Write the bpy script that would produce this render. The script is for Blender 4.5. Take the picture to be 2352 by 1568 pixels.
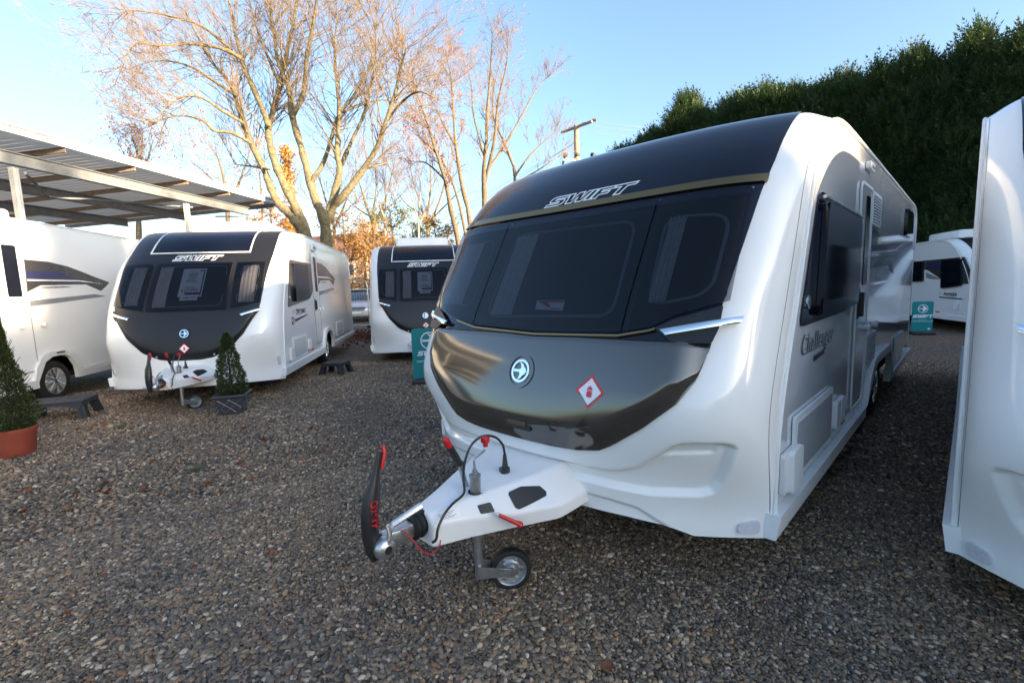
import bpy, bmesh, math, random
import numpy as np
from mathutils import Vector, Matrix, noise

R = math.radians
for o in list(bpy.data.objects):
    bpy.data.objects.remove(o)
scene = bpy.context.scene
COL = scene.collection

# ------------------------------------------------------------------ camera
CAM_H, TILT, ROLL, FOC = 1.5, R(6.7), R(2.0), 1066.0 / 2352.0     # focal length in picture widths
cam_d = bpy.data.cameras.new('camera')
cam_d.sensor_width = 36.0
cam_d.lens = 36.0 * FOC
cam_d.clip_start, cam_d.clip_end = 0.05, 900.0
cam = bpy.data.objects.new('camera', cam_d)
COL.objects.link(cam)
FW = Vector((0, math.cos(TILT), -math.sin(TILT)))
RT0 = Vector((1, 0, 0)); UP0 = RT0.cross(FW)
RT = RT0 * math.cos(ROLL) - UP0 * math.sin(ROLL)
UP = UP0 * math.cos(ROLL) + RT0 * math.sin(ROLL)
M = Matrix((RT, UP, -FW)).transposed().to_4x4()
M.translation = Vector((0, 0, CAM_H))
cam.matrix_world = M
scene.camera = cam

# ------------------------------------------------------------------ sky, sun, exposure
SUN_AZ, SUN_EL = 128.0, 9.0           # azimuth clockwise from +Y, elevation (degrees)
world = bpy.data.worlds.new('World'); scene.world = world
world.use_nodes = True
wn = world.node_tree.nodes; wl = world.node_tree.links
wn.clear()
w_out = wn.new('ShaderNodeOutputWorld'); w_bg = wn.new('ShaderNodeBackground'); w_sky = wn.new('ShaderNodeTexSky')
w_sky.sky_type = 'NISHITA'; w_sky.sun_disc = False
w_sky.sun_elevation = R(SUN_EL); w_sky.sun_rotation = R(SUN_AZ)
w_sky.air_density = 1.0; w_sky.dust_density = 3.2; w_sky.ozone_density = 2.8; w_sky.altitude = 300
w_bg.inputs['Strength'].default_value = 0.15
w_hs = wn.new('ShaderNodeHueSaturation'); w_hs.inputs['Saturation'].default_value = 0.92
wl.new(w_sky.outputs[0], w_hs.inputs['Color']); wl.new(w_hs.outputs[0], w_bg.inputs[0]); wl.new(w_bg.outputs[0], w_out.inputs[0])
SUN_DIR = Vector((math.sin(R(SUN_AZ)) * math.cos(R(SUN_EL)), math.cos(R(SUN_AZ)) * math.cos(R(SUN_EL)), math.sin(R(SUN_EL))))
sun_d = bpy.data.lights.new('sun', 'SUN'); sun_d.energy = 5.0; sun_d.angle = R(0.6); sun_d.color = (1.0, 0.78, 0.52)
sun = bpy.data.objects.new('sun', sun_d); COL.objects.link(sun)
sun.rotation_euler = (-SUN_DIR).to_track_quat('-Z', 'Y').to_euler(); sun.location = SUN_DIR * 60
vs = scene.view_settings
vs.view_transform = 'Standard'; vs.look = 'None'; vs.gamma = 1.0; vs.exposure = 2.05
vs.use_curve_mapping = False
scene.cycles.max_bounces = 8
scene.cycles.transparent_max_bounces = 12
scene.cycles.use_denoising = True
scene.cycles.sample_clamp_indirect = 6.0

def ray(px, py):
    """direction through a point of the photograph measured on a 2352 x 1568 grid"""
    return (FW + RT * ((px - 1176) / 1066) - UP * ((py - 784) / 1066))
def at(px, py, Y):
    d = ray(px, py); return Vector((0, 0, CAM_H)) + d * (Y / d.y)
def atz(px, py, z):
    d = ray(px, py); return Vector((0, 0, CAM_H)) + d * ((z - CAM_H) / d.z)

# ------------------------------------------------------------------ materials
MATS = {}
def mat(name, base, rough=0.5, metal=0.0, coat=0.0, var=0.0, vscale=6.0, bump=0.0, bscale=40.0, rvar=0.0, spec=0.5, ior=None, sheen=0.0, subsurface=0.0, trans=0.0):
    m = bpy.data.materials.new(name); m.use_nodes = True
    nt = m.node_tree; b = nt.nodes['Principled BSDF']
    b.inputs['Base Color'].default_value = (*base, 1); b.inputs['Roughness'].default_value = rough
    b.inputs['Metallic'].default_value = metal; b.inputs['Coat Weight'].default_value = coat
    b.inputs['Coat Roughness'].default_value = 0.03
    b.inputs['Specular IOR Level'].default_value = spec
    if trans: b.inputs['Transmission Weight'].default_value = trans
    tc = nt.nodes.new('ShaderNodeTexCoord')
    if var or rvar:
        n = nt.nodes.new('ShaderNodeTexNoise'); n.inputs['Scale'].default_value = vscale; n.inputs['Detail'].default_value = 6; n.inputs['Roughness'].default_value = 0.65
        nt.links.new(tc.outputs['Object'], n.inputs['Vector'])
        if var:
            r = nt.nodes.new('ShaderNodeValToRGB')
            r.color_ramp.elements[0].position = 0.3; r.color_ramp.elements[1].position = 0.72
            r.color_ramp.elements[0].color = (*[max(0, c * (1 - var)) for c in base], 1)
            r.color_ramp.elements[1].color = (*[min(1, c * (1 + var * 0.6)) for c in base], 1)
            nt.links.new(n.outputs['Fac'], r.inputs[0]); nt.links.new(r.outputs[0], b.inputs['Base Color'])
        if rvar:
            mr = nt.nodes.new('ShaderNodeMapRange'); mr.inputs['To Min'].default_value = max(0.02, rough - rvar); mr.inputs['To Max'].default_value = rough + rvar
            nt.links.new(n.outputs['Fac'], mr.inputs['Value']); nt.links.new(mr.outputs[0], b.inputs['Roughness'])
    if bump:
        n2 = nt.nodes.new('ShaderNodeTexNoise'); n2.inputs['Scale'].default_value = bscale; n2.inputs['Detail'].default_value = 4
        bp = nt.nodes.new('ShaderNodeBump'); bp.inputs['Strength'].default_value = bump; bp.inputs['Distance'].default_value = 0.01
        nt.links.new(tc.outputs['Object'], n2.inputs['Vector']); nt.links.new(n2.outputs['Fac'], bp.inputs['Height']); nt.links.new(bp.outputs[0], b.inputs['Normal'])
    MATS[name] = m
    return m
WHITE = mat('white_gelcoat', (0.84, 0.835, 0.81), 0.16, coat=0.5, var=0.04, vscale=1.3, rvar=0.05)
WHITE2 = mat('white_plastic', (0.79, 0.79, 0.775), 0.34, var=0.05, vscale=4, rvar=0.06)
SILVER = mat('silver_side_skin', (0.66, 0.665, 0.675), 0.09, metal=0.12, coat=0.4, var=0.03, vscale=1.0, rvar=0.03)
SKINW = mat('white_side_skin', (0.76, 0.765, 0.76), 0.13, coat=0.6, var=0.03, vscale=1.1, rvar=0.03)
BLACKG = mat('black_gloss', (0.004, 0.005, 0.012), 0.07, coat=0.0, spec=0.42, rvar=0.03, vscale=3)
BLACKM = mat('black_satin', (0.012, 0.012, 0.013), 0.42, var=0.2, vscale=12)
LIDM = mat('bronze_graphite_paint', (0.145, 0.136, 0.122), 0.11, metal=0.8, coat=0.35, rvar=0.03, vscale=4)
LIDB = mat('graphite_paint', (0.016, 0.016, 0.018), 0.34, metal=0.2, coat=0.0, rvar=0.04, vscale=4)
BADGE = mat('silver_badge', (0.78, 0.79, 0.80), 0.28, metal=0.55)
CHROME = mat('chrome', (0.86, 0.87, 0.88), 0.05, metal=1.0)
GOLD = mat('gold_trim', (0.30, 0.195, 0.09), 0.06, metal=1.0, rvar=0.03)
GALV = mat('galvanised_steel', (0.50, 0.52, 0.53), 0.36, metal=0.9, var=0.18, vscale=30, rvar=0.1)
ALU = mat('cast_aluminium', (0.62, 0.62, 0.61), 0.34, metal=0.9, var=0.1, vscale=25)
RUBBER = mat('rubber', (0.014, 0.014, 0.014), 0.62, var=0.3, vscale=30)
PLAST = mat('black_plastic', (0.022, 0.021, 0.021), 0.40, var=0.15, vscale=20)
REDP = mat('red_plastic', (0.52, 0.018, 0.022), 0.33)
AMBER = mat('amber_lens', (0.75, 0.13, 0.015), 0.15, coat=0.5)
CLEARL = mat('clear_lens', (0.62, 0.62, 0.66), 0.12, coat=0.8, var=0.15, vscale=60)
DARKV = mat('underbody', (0.018, 0.018, 0.018), 0.8)
REDPRINT = mat('red_print', (0.62, 0.03, 0.04), 0.35)
WHITEPRINT = mat('white_print', (0.82, 0.82, 0.83), 0.35)
BLACKPRINT = mat('black_print', (0.02, 0.02, 0.025), 0.4)
NAVY = mat('navy_print', (0.03, 0.045, 0.10), 0.3)
BLUEG = mat('blue_graphic', (0.028, 0.028, 0.11), 0.2, coat=0.5)
GREYG = mat('grey_graphic', (0.22, 0.23, 0.24), 0.2, coat=0.5)
DARKG = mat('charcoal_graphic', (0.05, 0.047, 0.045), 0.2, coat=0.6, var=0.2, vscale=3)
FABRIC = mat('curtain_fabric', (0.52, 0.50, 0.47), 0.9, var=0.1, vscale=20)
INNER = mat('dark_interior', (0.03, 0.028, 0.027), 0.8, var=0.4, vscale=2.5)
TEAL = mat('teal_sign_board', (0.0, 0.22, 0.23), 0.35, coat=0.2)
PAPER = mat('poster_paper', (0.62, 0.68, 0.72), 0.6)
TERRA = mat('terracotta_plastic', (0.29, 0.060, 0.034), 0.5, var=0.1, vscale=8)
LEAD = mat('lead_grey_planter', (0.045, 0.048, 0.055), 0.45, var=0.2, vscale=10)
SOIL = mat('soil', (0.03, 0.02, 0.014), 0.95)
STEPM = mat('step_plastic', (0.022, 0.024, 0.03), 0.5, var=0.15, vscale=20, bump=0.2, bscale=90)

def tinted_glass(name, tint, refl_rough=0.03):
    m = bpy.data.materials.new(name); m.use_nodes = True; nt = m.node_tree; nt.nodes.clear()
    out = nt.nodes.new('ShaderNodeOutputMaterial'); mix = nt.nodes.new('ShaderNodeMixShader'); fr = nt.nodes.new('ShaderNodeFresnel')
    tr = nt.nodes.new('ShaderNodeBsdfTransparent'); gl = nt.nodes.new('ShaderNodeBsdfGlossy')
    fr.inputs['IOR'].default_value = 1.42; tr.inputs['Color'].default_value = (*tint, 1); gl.inputs['Roughness'].default_value = refl_rough
    nt.links.new(fr.outputs[0], mix.inputs[0]); nt.links.new(tr.outputs[0], mix.inputs[1]); nt.links.new(gl.outputs[0], mix.inputs[2]); nt.links.new(mix.outputs[0], out.inputs[0])
    MATS[name] = m; return m
GLASS = tinted_glass('tinted_acrylic', (0.34, 0.35, 0.39))
GLASSD = tinted_glass('dark_acrylic', (0.10, 0.10, 0.11))

# ------------------------------------------------------------------ mesh helpers
class MB:
    def __init__(s): s.v = []; s.f = []
    def add(s, vs_, fs_):
        b = len(s.v); s.v.extend([tuple(p) for p in vs_]); s.f.extend([tuple(i + b for i in f) for f in fs_]); return s
    def box(s, c, size, mtx=None):
        hx, hy, hz = [k / 2 for k in size]
        pts = [Vector((x, y, z)) for x in (-hx, hx) for y in (-hy, hy) for z in (-hz, hz)]
        if mtx is not None: pts = [mtx @ p for p in pts]
        c = Vector(c)
        return s.add([c + p for p in pts], [(0, 1, 3, 2), (4, 6, 7, 5), (0, 4, 5, 1), (2, 3, 7, 6), (0, 2, 6, 4), (1, 5, 7, 3)])
    def rbox(s, c, size, r=0.01, seg=2, mtx=None):
        bm = bmesh.new(); bmesh.ops.create_cube(bm, size=1.0)
        for v in bm.verts: v.co = Vector((v.co.x * size[0], v.co.y * size[1], v.co.z * size[2]))
        bmesh.ops.bevel(bm, geom=list(bm.edges), offset=min(r, min(size) * 0.49), segments=seg, profile=0.5, affect='EDGES')
        bm.verts.index_update(); c = Vector(c)
        s.add([c + ((mtx @ v.co) if mtx is not None else v.co) for v in bm.verts], [[v.index for v in f.verts] for f in bm.faces]); bm.free(); return s
    def tube(s, path, rad, n=8, cap=True, flat=1.0):
        path = [Vector(p) for p in path]; m = len(path)
        rad = rad if isinstance(rad, (list, tuple)) else [rad] * m
        t0 = (path[1] - path[0]).normalized()
        nrm = t0.orthogonal().normalized(); b = len(s.v)
        for i, p in enumerate(path):
            t = (path[min(i + 1, m - 1)] - path[max(i - 1, 0)])
            if t.length < 1e-9: t = t0
            t = t.normalized()
            nrm = (nrm - t * nrm.dot(t))
            nrm = nrm.normalized() if nrm.length > 1e-6 else t.orthogonal().normalized()
            bi = t.cross(nrm)
            for k in range(n):
                a = 2 * math.pi * k / n
                s.v.append(tuple(p + nrm * (math.cos(a) * rad[i]) + bi * (math.sin(a) * rad[i] * flat)))
        for i in range(m - 1):
            for k in range(n):
                k2 = (k + 1) % n
                s.f.append((b + i * n + k, b + i * n + k2, b + (i + 1) * n + k2, b + (i + 1) * n + k))
        if cap:
            s.f.append(tuple(b + k for k in reversed(range(n)))); s.f.append(tuple(b + (m - 1) * n + k for k in range(n)))
        return s
    def lathe(s, prof, origin=(0, 0, 0), axis=(0, 0, 1), n=24, close=False):
        ax = Vector(axis).normalized(); u = ax.orthogonal().normalized(); w = ax.cross(u); o = Vector(origin); b = len(s.v); m = len(prof)
        for r, z in prof:
            for k in range(n):
                a = 2 * math.pi * k / n
                s.v.append(tuple(o + ax * z + u * (math.cos(a) * r) + w * (math.sin(a) * r)))
        for i in range(m if close else m - 1):
            j = (i + 1) % m
            for k in range(n):
                k2 = (k + 1) % n
                s.f.append((b + i * n + k, b + i * n + k2, b + j * n + k2, b + j * n + k))
        return s
    def prism(s, poly, fn, d0, d1):
        """poly: 2D outline; fn(u, v, d) -> point; solid between depths d0 (back) and d1 (front)"""
        n = len(poly); b = len(s.v)
        for d in (d0, d1):
            for (u, v) in poly: s.v.append(tuple(fn(u, v, d)))
        s.f.append(tuple(b + n + k for k in range(n))); s.f.append(tuple(b + k for k in reversed(range(n))))
        for k in range(n):
            k2 = (k + 1) % n; s.f.append((b + k, b + k2, b + n + k2, b + n + k))
        return s
    def ribbon(s, poly, w, fn, d0, d1, closed=True):
        n = len(poly); ins, outs = [], []
        P = [Vector((p[0], p[1])) for p in poly]
        for i in range(n):
            if closed: a, c = P[i - 1], P[(i + 1) % n]
            else: a, c = P[max(i - 1, 0)], P[min(i + 1, n - 1)]
            p = P[i]
            e1 = (p - a).normalized() if (p - a).length > 1e-9 else (c - p).normalized()
            e2 = (c - p).normalized() if (c - p).length > 1e-9 else e1
            n1 = Vector((-e1.y, e1.x)); n2 = Vector((-e2.y, e2.x)); mm = n1 + n2
            mm = mm.normalized() if mm.length > 1e-6 else n1
            k = min(2.2, 1.0 / max(0.3, mm.dot(n1)))
            outs.append(p + mm * (w / 2 * k)); ins.append(p - mm * (w / 2 * k))
        rng = n if closed else n - 1
        for i in range(rng):
            j = (i + 1) % n
            q = [outs[i], outs[j], ins[j], ins[i]]
            s.prism([(t.x, t.y) for t in q], fn, d0, d1)
        return s
    def mesh(s, name, smooth=True, angle=35):
        me = bpy.data.meshes.new(name); me.from_pydata(s.v, [], s.f); me.update()
        bm = bmesh.new(); bm.from_mesh(me)
        bmesh.ops.recalc_face_normals(bm, faces=bm.faces); bm.to_mesh(me); bm.free()
        if smooth:
            me.polygons.foreach_set('use_smooth', [True] * len(me.polygons))
            if angle < 180: me.set_sharp_from_angle(angle=R(angle))
        return me
    def build(s, name, m, parent=None, smooth=True, angle=35, label=None):
        me = s.mesh(name, smooth, angle); me.materials.append(m)
        o = bpy.data.objects.new(name, me); COL.objects.link(o)
        if parent is not None: o.parent = parent
        if label: o['label'] = label
        return o

def raw(name, verts, faces, m, parent=None, smooth=True, angle=None):
    me = bpy.data.meshes.new(name); me.from_pydata([tuple(v) for v in verts], [], faces); me.update()
    if smooth:
        me.polygons.foreach_set('use_smooth', [True] * len(me.polygons))
        if angle: me.set_sharp_from_angle(angle=R(angle))
    me.materials.append(m); o = bpy.data.objects.new(name, me); COL.objects.link(o)
    if parent is not None: o.parent = parent
    return o
def thing(name, label, cat, loc=(0, 0, 0), rz=0.0, group=None):
    o = bpy.data.objects.new(name, None); COL.objects.link(o); o.empty_display_size = 0.2
    o.location = loc; o.rotation_euler = (0, 0, rz); o['label'] = label; o['category'] = cat
    if group: o['group'] = group
    return o
def tag(o, label, cat, group=None):
    o['label'] = label; o['category'] = cat
    if group: o['group'] = group
    return o
def copy_tree(o, parent=None):
    c = o.copy(); COL.objects.link(c); c.parent = parent
    for ch in list(o.children): copy_tree(ch, c)
    return c
def ss(a, b, x):
    t = np.clip((x - a) / (b - a), 0, 1); return t * t * (3 - 2 * t)
def catmull(P, n=16):
    P = np.array(P, float); Q = np.vstack([2 * P[0] - P[1], P, 2 * P[-1] - P[-2]]); out = []
    for i in range(1, len(Q) - 2):
        p0, p1, p2, p3 = Q[i - 1:i + 3]
        for t in np.linspace(0, 1, n, endpoint=False):
            out.append(.5 * ((2 * p1) + (-p0 + p2) * t + (2 * p0 - 5 * p1 + 4 * p2 - p3) * t * t + (-p0 + 3 * p1 - 3 * p2 + p3) * t ** 3))
    out.append(P[-1]); return np.array(out)
def roundpoly(pts, r, seg=5):
    """2D outline with every corner rounded"""
    out = []; n = len(pts)
    for i in range(n):
        a, p, c = Vector(pts[i - 1]), Vector(pts[i]), Vector(pts[(i + 1) % n])
        rr = r[i] if isinstance(r, (list, tuple)) else r
        e1 = (a - p); e2 = (c - p); rr = min(rr, e1.length * 0.45, e2.length * 0.45)
        q0 = p + e1.normalized() * rr; q1 = p + e2.normalized() * rr
        for k in range(seg + 1):
            t = k / seg; out.append(tuple(q0 * (1 - t) ** 2 + p * (2 * t * (1 - t)) + q1 * t * t))
    return out
def circle(cx, cy, r, n=24): return [(cx + r * math.cos(2 * math.pi * k / n), cy + r * math.sin(2 * math.pi * k / n)) for k in range(n)]

def text_mesh(body, size, shear=0.0, spacing=1.0, align='CENTER', offset=0.0):
    cu = bpy.data.curves.new('text', 'FONT'); cu.body = body; cu.size = size; cu.shear = shear; cu.space_character = spacing; cu.offset = offset
    cu.align_x = align; cu.align_y = 'CENTER'; cu.resolution_u = 3; cu.fill_mode = 'FRONT'
    ob = bpy.data.objects.new('text', cu); COL.objects.link(ob)
    dg = bpy.context.evaluated_depsgraph_get(); me = ob.evaluated_get(dg).to_mesh()
    vs_ = [tuple(v.co) for v in me.vertices]; fs_ = [tuple(p.vertices) for p in me.polygons]
    ob.evaluated_get(dg).to_mesh_clear(); bpy.data.objects.remove(ob); bpy.data.curves.remove(cu)
    return vs_, fs_
def text_on(name, body, size, fn, m, parent, d=0.002, shear=0.0, spacing=1.0, align='CENTER', sx=1.0, offset=0.0):
    v, f = text_mesh(body, size, shear, spacing, align, offset)
    mb = MB(); mb.add([fn(p[0] * sx, p[1], d) for p in v], f)
    return mb.build(name, m, parent, smooth=False)

SWIFT_POLYS = []
def _swift():
    S = [(0, 0), (1.7, 0), (2.0, .14), (2.06, .42), (1.85, .62), (.72, .62), (.72, .76), (2.1, .76), (2.1, 1), (.3, 1), (.06, .86), (.02, .58), (.25, .4), (1.36, .4), (1.36, .25), (0, .25)]
    W = [(0, 1), (.6, 1), (.86, .36), (1.1, 1), (1.72, 1), (1.98, .36), (2.15, 1), (2.72, 1), (2.3, 0), (1.62, 0), (1.4, .52), (1.16, 0), (.45, 0)]
    I = [(0, 0), (.58, 0), (.58, 1), (0, 1)]
    F = [(0, 0), (.6, 0), (.6, .34), (1.5, .34), (1.5, .58), (.6, .58), (.6, .75), (1.8, .75), (1.8, 1), (0, 1)]
    T = [(0, .75), (.72, .75), (.72, 0), (1.34, 0), (1.34, .75), (2.15, .75), (2.15, 1), (0, 1)]
    for poly, dx in ((S, 0), (W, 2.15), (I, 4.82), (F, 5.55), (T, 7.3)):
        SWIFT_POLYS.append([(x + dx + y * 0.75 - 4.9, y - .5) for x, y in poly])
_swift()
def swift_word(name, fn, height, m, parent, outline=True, sx=1.0):
    mb = MB()
    for poly in SWIFT_POLYS:
        p = [(x * height * sx, y * height) for x, y in poly]
        if outline: mb.ribbon(p, height * 0.10, fn, 0.0, 0.0022)
        else: mb.prism(p, fn, 0.0, 0.0022)
    return mb.build(name, m, parent, smooth=False)
BIRD = [(1.0, .0), (.72, .12), (.80, .25), (.52, .42), (.30, .72), (-.30, .98), (.02, .62), (.10, .30), (-.15, .14), (-.60, .12), (-1.0, .20), (-.8, .02), (-1.0, -.16), (-.60, -.12), (-.15, -.12), (.02, -.28), (-.02, -.60), (-.20, -1.0), (.25, -.72), (.50, -.40), (.80, -.24), (.72, -.10)]
def emblem(parent, fn, r, m_ring, m_back, m_bird, name='emblem'):
    if m_back is not None:
        mb = MB(); mb.prism(circle(0, 0, r * 1.28, 28), fn, -0.002, 0.003); e = mb.build(name, m_back, parent)
    else: e = parent
    mb = MB(); n = 28
    mb.ribbon(circle(0, 0, r * .90, n), r * .2, fn, 0.003, 0.010)
    mb.prism([(x * r * .82, y * r * .82) for x, y in BIRD], fn, 0.003, 0.011)
    mb.build('swallow_ring', m_ring, e, smooth=True, angle=30)
    return e

# ------------------------------------------------------------------ caravans
class Shape:
    """outer skin of a caravan: local +X forward, +Y nearside, origin on the ground under the front corners"""
    def __init__(s, prof, hw, B0, B1, PT=3.0, length=6.55, roofz=None):
        c = catmull(prof); rz = c[-1, 1]
        rear = catmull([(length - .45, rz - .01), (length - .18, rz - .05), (length - .05, rz - .16), (length, rz - .36), (length + .02, rz - .8), (length, .34)])
        s.c = np.vstack([c, rear]); s.L = np.r_[0, np.cumsum(np.linalg.norm(np.diff(s.c, axis=0), axis=1))]
        s.nfront = len(c); s.hw = hw; s.B0 = B0; s.B1 = B1; s.PT = PT; s.len = length; s.rz = rz
        s.disp = None
    def pr(s, h): return np.interp(h, s.L, s.c[:, 0]), np.interp(h, s.L, s.c[:, 1])
    def raw(s, y, h):
        y = np.asarray(y, float); h = np.asarray(h, float)
        b, z = s.pr(h); u = np.clip(np.abs(y) / s.hw, 0, 1)
        bow = s.B0 + (s.B1 - s.B0) * ss(1.2, 2.45, z)
        bow = bow * (1 - ss(.9, 2.4, b))
        fa = u ** 2.2
        fb = .94 * (1 - np.sqrt(np.clip(1 - u ** 7, 0, 1))) + .06 * u * u
        ft = .8 * (1 - np.sqrt(np.clip(1 - u ** s.PT, 0, 1))) + .2 * u * u
        w = ss(.35, 1.0, z) + 0 * u; wt = ss(1.9, 2.45, z) + 0 * u
        fr = fa * (1 - w) + fb * w; fr = fr * (1 - wt) + ft * wt
        x = -(b - bow * (1 - fr))
        zz = z - .035 * ss(.9, 1, u) * ss(2.0, 2.4, z)
        return np.stack(np.broadcast_arrays(x, y + 0 * x, zz), -1)
    def P(s, y, h, off=0.0):
        e = .004
        p = s.raw(y, h); dy = s.raw(np.clip(y + e, -s.hw * .999, s.hw * .999), h) - s.raw(np.clip(y - e, -s.hw * .999, s.hw * .999), h)
        dh = s.raw(y, h + e) - s.raw(y, h - e)
        n = np.cross(dy, dh); n /= np.maximum(np.linalg.norm(n, axis=-1, keepdims=True), 1e-9)
        return p + n * np.asarray(off)[..., None]
    def fn(s, y0, h0, base):
        def f(u, v, d): return tuple(s.P(np.float64(y0 + u), np.float64(h0 + v), np.float64(base + d)))
        return f
def grid_faces(nr, nc, flip=False):
    f = []
    for i in range(nr - 1):
        for j in range(nc - 1):
            a = i * nc + j; q = (a, a + 1, a + nc + 1, a + nc); f.append(q[::-1] if flip else q)
    return f
def patch_cols(name, sh, ys, bot, top, off, m, parent, nrow=24, base=0.0, angle=40):
    """panel over the skin: one column for every y, from bot(y) to top(y); off(y,h,dist) proud of the skin, with a rim"""
    ys = np.asarray(ys, float); t = np.linspace(0, 1, nrow)
    Y = np.repeat(ys[:, None], nrow, 1); B = bot(ys)[:, None]; T = top(ys)[:, None]; H = B + (T - B) * t[None, :]
    O = off(Y, H) if callable(off) else np.full_like(Y, off)
    V = sh.P(Y, H, O).reshape(-1, 3)
    V0 = sh.P(Y, H, np.full_like(Y, base))
    nc = nrow; nr = len(ys); f = grid_faces(nr, nc); verts = [tuple(v) for v in V]
    loop = [i * nc for i in range(nr)] + [(nr - 1) * nc + j for j in range(1, nc)] + [i * nc + nc - 1 for i in range(nr - 2, -1, -1)] + [j for j in range(nc - 2, 0, -1)]
    b = len(verts); V0f = V0.reshape(-1, 3)
    verts += [tuple(V0f[k]) for k in loop]
    for k in range(len(loop)):
        k2 = (k + 1) % len(loop); f.append((loop[k], loop[k2], b + k2, b + k))
    mb = MB(); mb.v = verts; mb.f = f
    return mb.build(name, m, parent, angle=angle)
def itp(pts):
    P = np.array(pts, float); return lambda x: np.interp(x, P[:, 0], P[:, 1])
def sym(pts, c=0.0):
    f = itp(pts); return lambda y: f(np.abs(np.asarray(y) - c))
def sinsp(a, b, n): return a + (b - a) * (np.sin(np.linspace(-np.pi / 2, np.pi / 2, n)) * .5 + .5)

def side_fn(sh, side=1):
    if side > 0: return lambda u, v, d: (-u, sh.hw + d, v)
    return lambda u, v, d: (u, -sh.hw - d, v)
def side_panel(name, sh, poly, d0, d1, m, parent, side=1, label=None, bevel=0.0):
    fn = side_fn(sh, side); mb = MB(); mb.prism(poly, fn, d0, d1)
    return mb.build(name, m, parent, angle=30, label=label)
def wheel(parent, x, y, r, side=1, rimr=.185, dark=False, name='wheel', w=.19):
    mb = MB(); ax = (0, side, 0); o = (x, y, r)
    prof = [(rimr, -.5 * w), (r * .80, -.5 * w), (r * .95, -.42 * w), (r, -.28 * w), (r, .28 * w), (r * .95, .42 * w), (r * .82, .5 * w), (rimr, .46 * w), (rimr - .01, .2 * w)]
    mb.lathe(prof, o, ax, 36)
    tyre = mb.build(name, RUBBER, parent)
    mb = MB()
    mb.lathe([(rimr + .004, .44 * w), (rimr - .012, .45 * w), (rimr - .02, .2 * w), (rimr - .03, .1 * w), (.01, .08 * w)], o, ax, 32)
    mb.build('rim', ALU if not dark else PLAST, tyre)
    mb = MB(); c = Vector(o) + Vector((0, side * .40 * w, 0))
    for k in range(9):
        a = 2 * math.pi * k / 9
        for da in (-.10, .10):
            p0 = c + Vector((math.cos(a) * .03, 0, math.sin(a) * .03)); p1 = c + Vector((math.cos(a + da) * (rimr - .01), 0, math.sin(a + da) * (rimr - .01)))
            mb.tube([p0, (p0 + p1) / 2 + Vector((0, side * .006, 0)), p1], [.013, .011, .013], 6)
    mb.lathe([(.0, .47 * w), (.028, .46 * w), (.034, .40 * w), (.036, .2 * w)], o, ax, 16)
    mb.build('spokes', CHROME if not dark else ALU, tyre)
    return tyre

def body(root, sh, hb, arch, skin, disp=None, hrows=None):
    # front, roof and rear in one moulding
    ys = sh.hw * np.sin(np.linspace(-np.pi / 2, np.pi / 2, 241 if disp is not None else 101))
    hend = sh.L[-1]; h0 = sh.L[sh.nfront - 1]
    hs = np.r_[np.linspace(0, .55, 84 if disp is not None else 20), np.linspace(.575, 3.4, 72), np.linspace(3.5, h0, 8), sh.L[sh.nfront:][::3], hend]
    hs = np.unique(np.clip(hs, 0, hend))
    Hm, Ym = np.meshgrid(hs, ys, indexing='ij'); b = hb(Ym)
    He = np.where(Hm < .30, b + Hm * (.30 - b) / .30, Hm)
    O = -disp(Ym, He) if disp is not None else np.zeros_like(He)
    V = sh.P(Ym, He, O)
    V[:, 0, :] = sh.raw(ys[0] + 0 * hs, He[:, 0]); V[:, -1, :] = sh.raw(ys[-1] + 0 * hs, He[:, -1])
    o = raw('body_shell', V.reshape(-1, 3), grid_faces(len(hs), len(ys)), WHITE, root, True)
    # side walls
    for side in (1, -1):
        prof = [tuple(p) for p in sh.c[::2]] + [tuple(sh.c[-1])]
        prof = [(bb, zz - .033 * float(ss(2.0, 2.4, zz))) for bb, zz in prof if zz > .36]
        bot = [(sh.len - .01, .36)] + list(reversed(arch)) + [(0.035, .36)]
        poly = prof + bot
        fn = (lambda u, v, d: (-u, side * (sh.hw + d), v))
        mb = MB(); n = len(poly); mb.v = [fn(u, v, -.004) for u, v in poly]; mb.f = [tuple(range(n))]
        me = mb.mesh('side_wall', False)
        bm = bmesh.new(); bm.from_mesh(me); bmesh.ops.triangulate(bm, faces=bm.faces)
        for f in bm.faces:
            if f.normal.y * side < 0: f.normal_flip()
        bm.to_mesh(me); bm.free()
        me.materials.append(skin); w = bpy.data.objects.new('side_wall', me); COL.objects.link(w); w.parent = root
        # edge rail where side meets the moulding
        hh = np.linspace(.12, sh.L[sh.nfront + 60], 90)
        pts = sh.raw(np.full_like(hh, side * sh.hw * .9999), hh)
        mb = MB(); mb.tube([Vector((p[0], p[1] + side * .002, p[2])) for p in pts], .011, 8, flat=1.0); mb.build('edge_rail', WHITE2, root)
        # wheel-arch lining and floor
    mb = MB(); mb.box((-sh.len / 2 - .05, 0, .36), (sh.len - .35, sh.hw * 2 - .30, .08)); mb.build('floor_pan', DARKV, root)
    ax0, ax1 = arch[0][0], arch[-1][0]
    mb = MB()
    for side in (1, -1): mb.box((-(ax0 + ax1) / 2, side * (sh.hw - .30), .56), (ax1 - ax0 + .1, .02, .44))
    mb.build('wheel_box', DARKV, root)
    return o
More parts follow.
